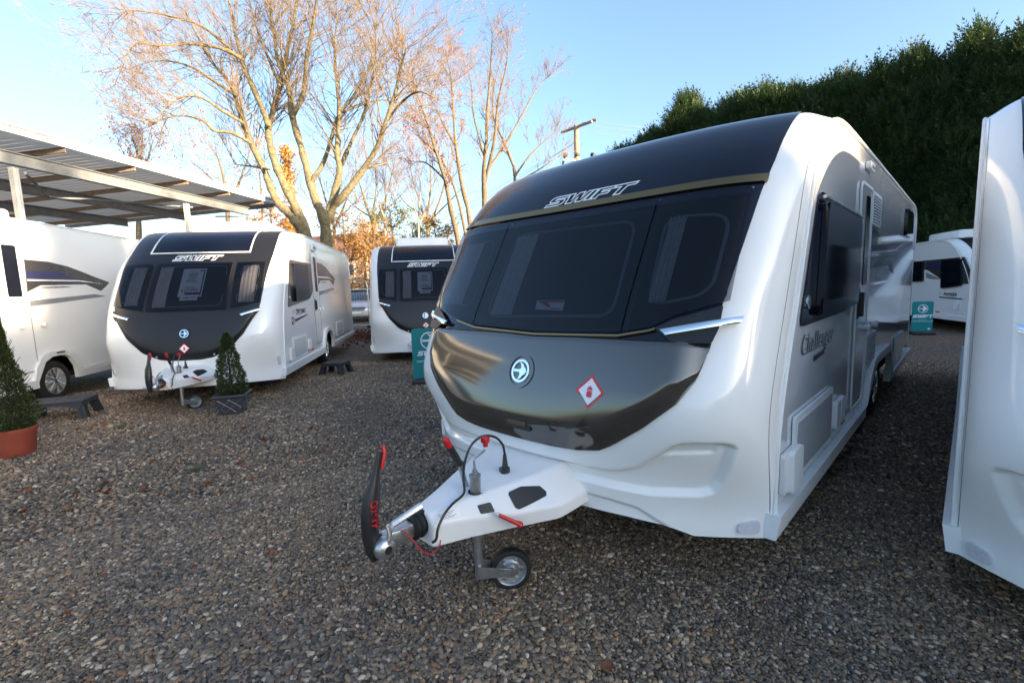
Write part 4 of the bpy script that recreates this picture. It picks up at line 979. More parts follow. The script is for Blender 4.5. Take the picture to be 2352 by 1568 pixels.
# litter of leaves by the far fence
P_ = []; rng2 = np.random.default_rng(5)
lx = rng2.normal(0, 1.1, 900); ly = rng2.normal(0, 1.1, 900)
src = bpy.data.objects.new('leaf_source', LM)
c0 = atz(830, 772, 0)
pts = np.stack([c0.x + .3 + lx, c0.y + ly * 1.3, np.full(900, .02)], -1)
lit = scatter_obj('leaf_litter', pts, np.stack([rng2.normal(0, .4, 900), rng2.normal(0, .4, 900), rng2.uniform(0, 6.3, 900)], -1), np.repeat(rng2.uniform(.9, 1.6, 900)[:, None], 3, 1), np.zeros(900), [src])
lit['label'] = 'drift of rusty fallen leaves by the far mesh fence'; lit['category'] = 'leaves'

nf = 80; fa_ = rng2.uniform(-52, 20, nf); fr_ = rng2.uniform(2.2, 8.0, nf); th_ = np.radians(fa_)
frag = scatter_obj('leaf_fragments', np.stack([fr_ * np.sin(th_), fr_ * np.cos(th_), np.full(nf, .020)], -1), np.stack([rng2.normal(0, .5, nf), rng2.normal(0, .5, nf), rng2.uniform(0, 6.3, nf)], -1), np.repeat(rng2.uniform(.25, .6, nf)[:, None], 3, 1), np.zeros(nf), [bpy.data.objects.new('leaf_bit', LM)])
frag['label'] = 'small bits of brown leaf strewn over the gravel yard'; frag['category'] = 'leaves'
# small weeds
GRASS = mat('weed_green', (.07, .11, .03), .6, var=.3, vscale=20)
for (x, y, lab) in ((270, 985, 'small green weed growing in gravel beside the black step'), (450, 1082, 'tiny moss tuft on open gravel in front of the left caravans'), (38, 1050, 'weed tuft at the foot of the terracotta pot')):
    mb = MB(); rr = random.Random(x)
    for k in range(70):
        a = rr.uniform(0, 6.28); d = rr.uniform(0, .07); L_ = rr.uniform(.02, .05); b0 = Vector((math.cos(a) * d, math.sin(a) * d, .005)); t0 = b0 + Vector((math.cos(a) * L_ * .6, math.sin(a) * L_ * .6, L_)); sd = Vector((-math.sin(a), math.cos(a), 0)) * .004
        mb.add([b0 - sd, b0 + sd, t0], [(0, 1, 2)])
    o = mb.build('weed', GRASS, None, smooth=False); o.location = atz(x, y, 0); tag(o, lab, 'weed')

# ------------------------------------------------------------------ canopy on the left
STEEL = mat('galvanised_beam', (.25, .265, .28), .5, metal=.2, var=.25, vscale=6)
RAFT = mat('rusty_brown_rafter', (.28, .21, .155), .7, var=.3, vscale=8)
SHEETU = mat('roof_sheet_underside', (.62, .56, .47), .55, var=.25, vscale=1.5)
TRANSL = bpy.data.materials.new('translucent_roof_strip'); TRANSL.use_nodes = True
_nt = TRANSL.node_tree; _b = _nt.nodes['Principled BSDF']; _b.inputs['Base Color'].default_value = (.7, .68, .62, 1); _b.inputs['Roughness'].default_value = .6
_t = _nt.nodes.new('ShaderNodeBsdfTranslucent'); _t.inputs['Color'].default_value = (.80, .76, .68, 1); _m = _nt.nodes.new('ShaderNodeMixShader'); _m.inputs[0].default_value = .45
_o = [n for n in _nt.nodes if n.type == 'OUTPUT_MATERIAL'][0]; _nt.links.new(_b.outputs[0], _m.inputs[1]); _nt.links.new(_t.outputs[0], _m.inputs[2]); _nt.links.new(_m.outputs[0], _o.inputs[0])
_nt = SHEETU.node_tree; _b = _nt.nodes['Principled BSDF']; _t = _nt.nodes.new('ShaderNodeBsdfTranslucent'); _t.inputs['Color'].default_value = (.66, .58, .47, 1); _m = _nt.nodes.new('ShaderNodeMixShader'); _m.inputs[0].default_value = .40
_o = [n for n in _nt.nodes if n.type == 'OUTPUT_MATERIAL'][0]; _nt.links.new(_b.outputs[0], _m.inputs[1]); _nt.links.new(_t.outputs[0], _m.inputs[2]); _nt.links.new(_m.outputs[0], _o.inputs[0])
FASC = mat('white_fascia', (.78, .75, .70), .5, var=.2, vscale=3)
F0 = Vector((-9.802, 9.483, 0)); uC = Vector((.136, .991, 0)).normalized(); vC = Vector((-uC.y, uC.x, 0))
can = thing('open_shelter', 'steel-framed open shelter roof behind the left caravans', 'shelter', loc=F0, rz=math.atan2(uC.y, uC.x))
# local: x along the fascia, y away from the camera side, roof falls gently away
SL = -.035; L0, L1, DEP = -6.0, 8.26, 9.0
def roofz(y): return 4.86 + SL * y
def beam(name, m, pts, w, h, parent=can):
    mb = MB(); a, b = Vector(pts[0]), Vector(pts[1]); d = (b - a).normalized(); s_ = d.cross(Vector((0, 0, 1))) if abs(d.z) < .9 else Vector((0, 1, 0)); s_ = s_.normalized(); up = s_.cross(d)
    prof = [(-w / 2, -h / 2), (w / 2, -h / 2), (w / 2, -h / 2 + .02), (.012, -h / 2 + .02), (.012, h / 2 - .02), (w / 2, h / 2 - .02), (w / 2, h / 2), (-w / 2, h / 2), (-w / 2, h / 2 - .02), (-.012, h / 2 - .02), (-.012, -h / 2 + .02), (-w / 2, -h / 2 + .02)]
    mb.prism(prof, lambda u, v, t: a + s_ * u + up * v + d * t, 0, (b - a).length); return mb.build(name, m, parent, smooth=False)
# roof sheets: bays between rafters, each sheet corrugated
raf = list(np.arange(L0 + .55, L1 - .3, 1.62))
rows = [(-.15, .42, 'o'), (.42, 1.35, 'o'), (1.35, 1.75, 't'), (1.75, 2.85, 'o'), (2.85, 3.9, 'o'), (3.9, 4.3, 't'), (4.3, 5.3, 'o'), (5.3, 6.4, 'o'), (6.4, 6.75, 't'), (6.75, DEP, 'o')]
edges = [L0] + raf + [L1]
for xa, xb in zip(edges, edges[1:]):
    for (ya, yb, ty) in rows:
        n = 16; V = []
        for i in range(2):
            y = (ya, yb)[i]
            for k in range(n + 1):
                x = xa + (xb - xa) * k / n; V.append((x, y, roofz(y) + (.012 if k % 2 else -.012) + .016))
        o = raw('roof_sheet', V, grid_faces(2, n + 1), SHEETU if ty == 'o' else TRANSL, can, False)
mb = MB(); mb.box(((L0 + L1) / 2, -.20, roofz(0) + .01), (L1 - L0 + .06, .04, .13)); fs = mb.build('fascia', FASC, can, smooth=False)
mb = MB(); mb.box(((L0 + L1) / 2, -.22, roofz(0) + .095), (L1 - L0 + .10, .10, .04)); mb.build('gutter', FASC, can, smooth=False)
mb = MB(); mb.add([(L1 + .03, y, roofz(y) + z) for y in (-.2, DEP) for z in (-.13, .10)] + [(L1 + .07, y, roofz(y) + z) for y in (-.2, DEP) for z in (-.13, .10)], [(0, 1, 3, 2), (4, 6, 7, 5), (0, 4, 5, 1), (2, 3, 7, 6), (0, 2, 6, 4), (1, 5, 7, 3)]); mb.build('end_trim', STEEL, can, smooth=False)
for y, z in ((.45, roofz(.45) - .36), (2.85, roofz(2.85) - .34), (5.35, roofz(5.35) - .33), (8.2, roofz(8.2) - .33)): beam('girder', STEEL, ((L0, y, z), (L1 - .75, y, z)), .13, .26)
for x in raf: beam('rafter', RAFT, ((x, -.16, roofz(-.16) - .09), (x, DEP, roofz(DEP) - .08)), .05, .12)
for x in (.45, 4.80, L1 - .80, -3.9):
    for y in (.45, 8.2):
        beam('column', FASC if (y < 1 and x < 6) else STEEL, ((x, y, 0), (x, y, roofz(y) - .54)), .11, .11)
for a, b in (((.7, .5, 4.25), (2.9, 2.8, 4.30)), ((2.9, 2.8, 4.30), (5.1, .5, 4.25)), ((5.0, .6, 4.2), (7.2, 2.8, 4.3)), ((7.3, .5, 4.28), (6.0, .5, 4.1))):
    mb = MB(); mb.tube([a, b], .03, 6); mb.build('brace', STEEL, can)

# ------------------------------------------------------------------ step stools
def step_stool(label, loc, rz, sx=1.0):
    t = thing('step_stool', label, 'step', loc, rz, 'black plastic caravan steps')
    L_, W_, H_ = .56 * sx, .40 * min(1.12, sx + .2), .225 + .02 * (sx > 1)
    mb = MB(); mb.rbox((0, 0, H_ - .02), (L_, W_, .04), .014, 3); top = mb.build('tread', STEPM, t)
    for i in range(6):
        for j in range(4):
            mb = MB(); mb.rbox((-L_ * .4 + L_ * .16 * i, -W_ * .36 + W_ * .24 * j, H_ + .001), (L_ * .11, W_ * .15, .006), .002, 1); mb.build('tread_pad', STEPM, top)
    for sx_ in (-1, 1):
        for sy in (-1, 1):
            bm_ = MB(); pts = []
            x1, y1 = sx_ * L_ / 2 * .96, sy * W_ / 2 * .94
            tw = .085
            t4 = [(x1, y1), (x1 - sx_ * tw, y1), (x1 - sx_ * tw, y1 - sy * tw), (x1, y1 - sy * tw)]
            b4 = [(p[0] + sx_ * .045, p[1] + sy * .04) for p in t4]
            bm_.add([(p[0], p[1], H_ - .03) for p in t4] + [(p[0], p[1], 0.0) for p in b4], [(0, 1, 2, 3), (7, 6, 5, 4), (0, 4, 5, 1), (1, 5, 6, 2), (2, 6, 7, 3), (3, 7, 4, 0)])
            bm_.tube([((t4[0][0] + t4[1][0]) / 2 + sx_ * .0, y1 + sy * .003, H_ - .05), ((b4[0][0] + b4[1][0]) / 2, y1 + sy * .043, .0)], .012, 6)
            bm_.build('leg', STEPM, t, angle=30)
    # arched side aprons
    for sy in (-1, 1):
        n = 14; up = []; lo = []
        for k in range(n + 1):
            s_ = -1 + 2 * k / n; up.append((s_ * L_ * .47, H_ - .03)); lo.append((s_ * L_ * .42, H_ - .055 - .075 * abs(s_) ** 3))
        mb = MB(); mb.prism(up + lo[::-1], lambda u, v, d: (u, sy * (W_ / 2 - .01 + d + (H_ - v) * .15), v), -.006, .006); mb.build('apron', STEPM, t)
    for sx_ in (-1, 1):
        n = 10; up = []; lo = []
        for k in range(n + 1):
            s_ = -1 + 2 * k / n; up.append((s_ * W_ * .46, H_ - .03)); lo.append((s_ * W_ * .40, H_ - .055 - .07 * abs(s_) ** 3))
        mb = MB(); mb.prism(up + lo[::-1], lambda u, v, d: (sx_ * (L_ / 2 - .012 + d + (H_ - v) * .15), u, v), -.006, .006); mb.build('apron', STEPM, t)
    return t
step_stool('black plastic step beside the potted box tree at the left', (-5.95, 5.98, 0), R(22), 1.15)
step_stool('black plastic step under the door of the caravan with the price poster', (-3.32, 8.62, 0), R(-8), .72)

# ------------------------------------------------------------------ potted conical shrubs
def leaf_cloud(name, parent, n, fnpos, size, m, seed=1, asp=1.7):
    rr = random.Random(seed); V = []; F = []
    for k in range(n):
        p, nrm = fnpos(rr); d = (nrm + Vector((rr.gauss(0, .6), rr.gauss(0, .6), rr.gauss(.25, .5)))).normalized(); s_ = d.orthogonal().normalized(); s_.rotate(Matrix.Rotation(rr.uniform(0, 6.28), 3, d)); u = d.cross(s_)
        L_ = size * rr.uniform(.6, 1.35); w = L_ / asp * .5; b = len(V)
        V += [tuple(p), tuple(p + d * L_ * .5 + s_ * w), tuple(p + d * L_ + u * w * .4), tuple(p + d * L_ * .5 - s_ * w)]; F.append((b, b + 1, b + 2, b + 3))
    o = raw(name, V, F, m, parent, False); o['kind'] = 'stuff'; return o
def leafmat(name, c0, c1, c2, rough=.45, transl=.25):
    m = bpy.data.materials.new(name); m.use_nodes = True; nt = m.node_tree; b = nt.nodes['Principled BSDF']; N = nt.nodes.new; L = nt.links.new
    ge = N('ShaderNodeNewGeometry'); r = N('ShaderNodeValToRGB'); cr = r.color_ramp; cr.elements.new(.5)
    for e, p, c in zip(cr.elements, (0, .55, 1), (c0, c1, c2)): e.position = p; e.color = (*c, 1)
    L(ge.outputs['Random Per Island'], r.inputs[0]); L(r.outputs[0], b.inputs['Base Color']); b.inputs['Roughness'].default_value = rough
    if transl:
        out = [n for n in nt.nodes if n.type == 'OUTPUT_MATERIAL'][0]; tr = N('ShaderNodeBsdfTranslucent'); mx = N('ShaderNodeMixShader'); mx.inputs[0].default_value = transl
        L(r.outputs[0], tr.inputs['Color']); L(b.outputs[0], mx.inputs[1]); L(tr.outputs[0], mx.inputs[2]); L(mx.outputs[0], out.inputs[0])
    return m
BOXL = leafmat('box_leaves', (.018, .035, .010), (.045, .075, .018), (.14, .15, .04))
BOXL2 = leafmat('conifer_leaves', (.016, .034, .010), (.035, .062, .016), (.085, .10, .03))
BARKD = mat('dark_bark', (.05, .038, .028), .9, var=.3, vscale=20)
def cone_pos(prof, h0, h1, lump, shell=.75, sd=0.0):
    def f(rr):
        t = rr.random() ** 1.25; a = rr.uniform(0, 6.283)
        r = float(np.interp(t, [p[0] for p in prof], [p[1] for p in prof]))
        r *= 1 + lump * noise.noise(Vector((math.cos(a) * 1.7 + sd, math.sin(a) * 1.7, t * 7))) + lump * .6 * noise.noise(Vector((math.cos(a) * 4 + sd, math.sin(a) * 4, t * 17)))
        k = shell + (1 - shell) * rr.random() ** .5
        return Vector((math.cos(a) * r * k, math.sin(a) * r * k, h0 + (h1 - h0) * t)), Vector((math.cos(a), math.sin(a), .35)).normalized()
    return f
p1 = Vector((-5.02, 4.53, 0))
t = thing('potted_box_tree', 'straggly conical box tree in a round terracotta pot at the left edge', 'potted plant', p1); t.scale = (.9, .9, .97)
mb = MB(); mb.lathe([(0, .0), (.150, .0), (.158, .02), (.190, .25), (.206, .252), (.209, .285), (.198, .29), (.186, .27), (.183, .24)], (0, 0, 0), (0, 0, 1), 40); mb.build('pot', TERRA, t)
mb = MB(); mb.lathe([(0, .252), (.186, .25)], (0, 0, 0), (0, 0, 1), 30); mb.build('soil', SOIL, t)
mb = MB(); mb.tube([(0, 0, .2), (.01, 0, .7), (-.01, .01, 1.25)], [.02, .014, .004], 6)
rr = random.Random(4)
for k in range(60):
    z = rr.uniform(.3, 1.15); a = rr.uniform(0, 6.28); L_ = .24 * (1.35 - z) + .03; mb.tube([(0, 0, z), (math.cos(a) * L_ * .6, math.sin(a) * L_ * .6, z + .05), (math.cos(a) * L_, math.sin(a) * L_, z + .13)], [.006, .004, .002], 4)
mb.build('stems', BARKD, t)
leaf_cloud('foliage', t, 9500, cone_pos([(0, .17), (.12, .20), (.30, .185), (.42, .125), (.52, .12), (.62, .075), (.78, .05), (.9, .035), (1, .012)], .27, 1.38, .55, .40), .028, BOXL, 11)
p2 = Vector((-3.66, 5.93, 0))
t = thing('potted_conifer', 'dense green cone-shaped conifer in a square dark grey planter', 'potted plant', p2, R(17))
bw, tw, ph = .125, .168, .245
def ring4(w, z): return [(-w, -w, z), (w, -w, z), (w, w, z), (-w, w, z)]
V = ring4(bw, 0) + ring4(tw, ph) + ring4(tw - .02, ph) + ring4(tw - .025, ph - .04); F = [(3, 2, 1, 0)]
for k in range(3):
    for j in range(4): F.append((k * 4 + j, k * 4 + (j + 1) % 4, (k + 1) * 4 + (j + 1) % 4, (k + 1) * 4 + j))
F.append((12, 13, 14, 15)); pot = raw('planter', V, F, LEAD, t, False)
mb = MB()
for k in range(4):
    a, b_ = Vector(ring4(tw + .012, ph)[k]), Vector(ring4(tw + .012, ph)[(k + 1) % 4]); mb.tube([a, b_], .017, 8)
mb.build('rim', LEAD, pot)
LATT = mat('pewter_lattice', (.16, .17, .19), .4, metal=.5)
mb = MB()
for s_ in (0, 1, 2, 3):
    Rm = Matrix.Rotation(s_ * math.pi / 2, 3, 'Z')
    def fp(u, v): return Rm @ Vector((u * (bw + (tw - bw) * v) , -(bw + (tw - bw) * v) - .002, v * ph))
    for (u0, v0, u1, v1) in ((-.85, .82, .45, .12), (-.1, .84, .85, .38), (.1, .84, -.75, .36), (.85, .82, -.45, .12), (-.75, .36, -.45, .12), (.85, .38, .45, .12)):
        mb.tube([fp(u0, v0), fp((u0 + u1) / 2, (v0 + v1) / 2), fp(u1, v1)], .004, 5)
lo = mb.build('lattice', LATT, pot); lo['kind'] = 'stuff'
mb = MB(); mb.tube([(0, 0, .18), (0, 0, .95)], [.018, .004], 6); mb.build('trunk', BARKD, t)
leaf_cloud('foliage', t, 10500, cone_pos([(0, .15), (.12, .178), (.35, .15), (.6, .105), (.8, .072), (.92, .05), (1, .012)], .235, 1.04, .34, .5, 3.3), .021, BOXL2, 12)

# ------------------------------------------------------------------ teal sign boards
def sign(label, loc, rz, w=.56, h=.80):
    t = thing('sign_board', label, 'sign', loc, rz, 'teal sign boards')
    mb = MB(); mb.rbox((0, 0, .04), (w + .04, .34, .08), .02, 2); mb.build('base', PLAST, t)
    fnp = lambda u, v, d: (u, -d, .085 + v)
    mb = MB(); mb.prism(roundpoly([(-w / 2, 0), (w / 2, 0), (w / 2, h), (-w / 2, h)], [.004, .004, .05, .05]), fnp, -.015, .015); bd = mb.build('board', TEAL, t)
    fe = lambda u, v, d: fnp(u, h * .755 + v, .015 + d)
    mb = MB(); mb.ribbon(circle(0, 0, w * .235, 32), w * .03, fe, 0, .0012); mb.prism([(x * w * .22, y * w * .22) for x, y in BIRD], fe, 0, .0012); mb.build('emblem', WHITEPRINT, bd, smooth=False)
    swift_word('lettering', lambda u, v, d: fnp(u, h * .50 + v, .015 + d), .075, WHITEPRINT, bd, False, sx=.56)
    text_on('lettering', 'SWIFTGROUP.CO.UK', .045, lambda u, v, d: fnp(u, h * .335 + v, .015 + d), WHITEPRINT, bd, .001)
    text_on('lettering', 'FIND OUT MORE', .022, lambda u, v, d: fnp(u, h * .385 + v, .015 + d), WHITEPRINT, bd, .001)
    mb = MB(); mb.prism([(w * .28, h * .05), (w * .40, h * .05), (w * .40, h * .10), (w * .28, h * .10)], lambda u, v, d: fnp(u, v, .015 + d), 0, .001); mb.build('corner_mark', WHITEPRINT, bd, smooth=False)
    return t
sign('teal sign board standing behind the left edge of the silver-sided caravan', (-1.335, 7.45, 0), R(6))
sign('distant teal sign board beside the far caravan near the hedge', (10.0, 11.25, 0), R(-20), .41, .72)

# ------------------------------------------------------------------ conifer hedge
def hedge_leaf_mat():
    m = bpy.data.materials.new('leyland_foliage'); m.use_nodes = True; nt = m.node_tree; b = nt.nodes['Principled BSDF']; N = nt.nodes.new; L = nt.links.new
    oi = N('ShaderNodeObjectInfo'); ge = N('ShaderNodeNewGeometry'); ad = N('ShaderNodeMath'); ad.operation = 'MULTIPLY_ADD'; ad.inputs[1].default_value = .6
    ml = N('ShaderNodeMath'); ml.operation = 'MULTIPLY'; ml.inputs[1].default_value = .4; L(ge.outputs['Random Per Island'], ml.inputs[0]); L(oi.outputs['Random'], ad.inputs[0]); L(ml.outputs[0], ad.inputs[2])
    r = N('ShaderNodeValToRGB'); cr = r.color_ramp; cr.elements.new(.5)
    for e, p, c in zip(cr.elements, (0, .5, 1), ((.022, .046, .015), (.044, .084, .025), (.10, .145, .042))): e.position = p; e.color = (*c, 1)
    L(ad.outputs[0], r.inputs[0]); L(r.outputs[0], b.inputs['Base Color']); b.inputs['Roughness'].default_value = .6
    out = [n for n in nt.nodes if n.type == 'OUTPUT_MATERIAL'][0]; tr = N('ShaderNodeBsdfTranslucent'); mx = N('ShaderNodeMixShader'); mx.inputs[0].default_value = .3
    L(r.outputs[0], tr.inputs['Color']); L(b.outputs[0], mx.inputs[1]); L(tr.outputs[0], mx.inputs[2]); L(mx.outputs[0], out.inputs[0])
    return m
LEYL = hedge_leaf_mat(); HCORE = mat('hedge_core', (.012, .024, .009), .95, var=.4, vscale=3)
def spray_objs(n=4):
    out = []
    for k in range(n):
        rr = random.Random(40 + k); V = []; F = []
        def leaf(p, d, L_, w):
            s_ = d.cross(Vector((rr.gauss(0, .3), rr.gauss(0, .3), 1))).normalized(); b = len(V); V.extend([tuple(p - s_ * w * .4), tuple(p + d * L_ * .45 + s_ * w), tuple(p + d * L_), tuple(p + d * L_ * .4 - s_ * w)]); F.append((b, b + 1, b + 2, b + 3))
        for br in range(9):
            base = Vector((0, 0, 0)); d = Vector((1, rr.gauss(0, .42), rr.gauss(.05, .42))).normalized(); Lb = rr.uniform(.6, 1.05); p = base
            for s_ in range(6):
                t = (s_ + 1) / 6; p = base + d * Lb * t + Vector((0, 0, -.10 * t * t + .06 * t))
                for sg in (-1, 1):
                    dd = (d + Vector((0, 0, 1)).cross(d) * sg * rr.uniform(.5, .9) + Vector((0, 0, rr.gauss(0, .22)))).normalized(); leaf(p, dd, .27 * (1.15 - t * .7) * rr.uniform(.7, 1.2), .022)
            leaf(p - d * .05, d, .26, .022)
        me = bpy.data.meshes.new('spray'); me.from_pydata(V, [], F); me.update(); me.materials.append(LEYL); out.append(bpy.data.objects.new('spray_%d' % k, me))
    return out
SPR = spray_objs()
def hedge(label, origin, along, out, u0, u1, crest, depth, dens, size, seed, name='conifer_hedge'):
    """along/out: unit vectors; crest(u) -> height"""
    root = thing(name, label, 'hedge', origin, 0.0)
    rg = np.random.default_rng(seed)
    nz = lambda u, z: .55 * noise.noise(Vector((u * .55, z * .30, seed))) + .30 * noise.noise(Vector((u * 1.5, z * .9, seed + 5))) + .14 * noise.noise(Vector((u * 3.3, z * 2.6, seed + 9)))
    nu, nzv = int((u1 - u0) * 3.2), 30; V = []
    for i in range(nu + 1):
        u = u0 + (u1 - u0) * i / nu; c = crest(u)
        endk = min(1, (u - u0) / .8 + .15, (u1 - u) / .8 + .15)
        for j in range(nzv + 1):
            t = j / nzv; z = c * min(1, t * 1.12) - .25; back = 0 if t < .9 else (t - .9) / .1 * depth
            rnd = .35 * max(0, t - .72) / .28 * .8
            p = along * u + out * ((nz(u, z) - .25 - rnd) * endk - back - (1 - endk) * .6); V.append((p.x, p.y, max(z, 0) if t < .9 else z + .15 * nz(u * 2, back * 2)))
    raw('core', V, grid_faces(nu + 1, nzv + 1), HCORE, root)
    n = int((u1 - u0) * dens * 8); U = rg.uniform(u0 - .15, u1 + .15, n); T = rg.uniform(0, 1, n) ** .9; pts = []; rot = []; scl = []
    for u, t in zip(U, T):
        c = crest(u); top = rg.uniform() < .16
        z = c * (.97 + .07 * rg.uniform()) - .15 if top else c * t * .97
        dep = -rg.uniform(0, depth * .8) if top else 0
        rnd = .35 * max(0, z / c - .72) / .28 * .8
        p = along * u + out * (nz(u, z) - .22 - rnd + rg.uniform(-.15, .12) + dep)
        d = out * rg.uniform(.25, .9) + along * rg.normal(0, .40) + Vector((0, 0, rg.normal(.85, .35) + (1.6 if top else 0))); d.normalize()
        q = d.to_track_quat('X', 'Z').to_euler(); rot.append((q.x + rg.uniform(-.7, .7), q.y, q.z)); pts.append((p.x, p.y, z)); s_ = size * rg.uniform(.65, 1.3); scl.append((s_, s_, s_))
    f = scatter_obj('foliage', pts, rot, scl, rg.integers(0, 4, n), SPR, root)
    return root
aM = Vector((1.184, 2.051, 0))
def crest1(u):
    base = float(np.interp(u, [-13, -11.9, -11.2, -9.6, -8.2, -5.5, -3, -.5, 1.2, 6, 12], [5.8, 6.7, 7.1, 7.5, 8.0, 7.7, 7.6, 7.3, 7.15, 7.2, 7.2]))
    pk = 0
    for c, h, w in ((-8.25, .75, .28), (-9.9, .35, .35), (-6.3, .4, .3), (-4.3, .4, .4), (-2.6, .3, .3), (-.9, .5, .3), (.35, .75, .25), (1.4, .6, .3), (-11.4, .3, .25), (-5.1, .3, .2), (-1.7, .3, .2)): pk += .85 * h * math.exp(-((u - c) / w) ** 2)
    return base + pk + .40 * noise.noise(Vector((u * 1.1, 3.3, 0))) + .38 * noise.noise(Vector((u * 3.1, 7.3, 0)))
hedge('tall dark green conifer hedge rising behind the silver-sided caravan', aM + dM * 16.6, nM, -dM, -12.6, 7.5, crest1, 2.2, 105, .56, 3)
# added conifer belt, unseen to the right behind the camera, to shade the yard
sH = Vector((math.sin(R(SUN_AZ)), math.cos(R(SUN_AZ)), 0)); eH = Vector((-sH.y, sH.x, 0))
eH = eH if eH.y > 0 else -eH
def crest2(p):  # heights and low gap shaped by where the sun should reach the caravans
    return float(np.interp(p, [-30, -4, .9, 1.25, 1.45, 2.7, 2.8, 2.95, 4.3, 4.6, 6.5, 9, 14, 30], [6.0, 6.2, 6.3, 6.3, 10.6, 10.6, 10.2, 2.0, 2.0, 10.4, 10.6, 10.2, 9.6, 9.4]))
hedge('added belt of tall conifers, unseen behind the photographer, put there to shade the yard', sH * 25, eH, -sH, -24, 26, crest2, 2.5, 16, .6, 8)

# ------------------------------------------------------------------ bare trees
def barkmat(name, base, dark, scale=14):
    m = bpy.data.materials.new(name); m.use_nodes = True; nt = m.node_tree; b = nt.nodes['Principled BSDF']; N = nt.nodes.new; L = nt.links.new
    tc = N('ShaderNodeTexCoord'); n = N('ShaderNodeTexNoise'); n.inputs['Scale'].default_value = scale; n.inputs['Detail'].default_value = 7; L(tc.outputs['Object'], n.inputs['Vector'])
    r = N('ShaderNodeValToRGB'); r.color_ramp.elements[0].position = .32; r.color_ramp.elements[1].position = .68; r.color_ramp.elements[0].color = (*dark, 1); r.color_ramp.elements[1].color = (*base, 1)
    L(n.outputs['Fac'], r.inputs[0]); L(r.outputs[0], b.inputs['Base Color']); b.inputs['Roughness'].default_value = .85
    bp = N('ShaderNodeBump'); bp.inputs['Strength'].default_value = .5; bp.inputs['Distance'].default_value = .03; L(n.outputs['Fac'], bp.inputs['Height']); L(bp.outputs[0], b.inputs['Normal'])
    return m
BARK = barkmat('smooth_bark', (.25, .205, .115), (.095, .08, .045)); BARK2 = barkmat('brown_bark', (.20, .155, .095), (.09, .07, .045)); TWIG = mat('twig', (.26, .19, .115), .8, var=.3, vscale=1.0); TWIG2 = mat('reddish_twig', (.27, .185, .12), .8, var=.3, vscale=1.0)
BIRCH = barkmat('birch_bark', (.55, .50, .42), (.16, .13, .10), 5)
ORLEAF = leafmat('orange_leaves', (.26, .10, .02), (.42, .19, .035), (.55, .30, .06), .6, .4); GOLDL = leafmat('golden_needles', (.30, .13, .02), (.46, .23, .04), (.58, .34, .08), .6, .4)
BUDS = leafmat('buds', (.20, .08, .05), (.30, .12, .07), (.36, .17, .09), .7, .3); OLIVE = leafmat('olive_leaves', (.09, .10, .03), (.16, .16, .04), (.26, .22, .06), .6, .35)
def branch_pts(rr, p, d, L_, n, wob, up):
    pts = [p.copy()]; d = d.normalized()
    for k in range(n):
        d = (d + Vector((rr.gauss(0, wob), rr.gauss(0, wob), rr.gauss(0, wob) + up))).normalized(); p = p + d * (L_ / n); pts.append(p)
    return pts
def grow(mb, rr, p, d, L_, r, lvl, maxl, tips, wob=.13, up=.05, kids=(5, 7), spread=.75, shrink=.48):
    n = 5 if lvl <= 1 else 3
    pts = branch_pts(rr, p, d, L_, n, wob, up); m = len(pts)
    mb.tube(pts, [max(.0035, r * (1 - .8 * i / (m - 1))) for i in range(m)], 5 if r > .03 else 3, cap=False)
    if lvl >= maxl:
        tips.append((pts[-1], (pts[-1] - pts[-2]).normalized())); return
    for k in range(rr.randint(*kids)):
        t = rr.uniform(.22, 1.0); f = t * (m - 1); i = min(int(f), m - 2); q = pts[i].lerp(pts[i + 1], f - i); ax = (pts[i + 1] - pts[i]).normalized()
        o = ax.orthogonal(); o.rotate(Matrix.Rotation(rr.uniform(0, 6.283), 3, ax)); dd = (ax + o.normalized() * rr.uniform(.35, spread) * 1.1).normalized()
        grow(mb, rr, q, dd, L_ * shrink * rr.uniform(.65, 1.25) * (1.15 - .45 * t), r * (.55 - .2 * t), lvl + 1, maxl, tips, wob, up, kids, spread, shrink)
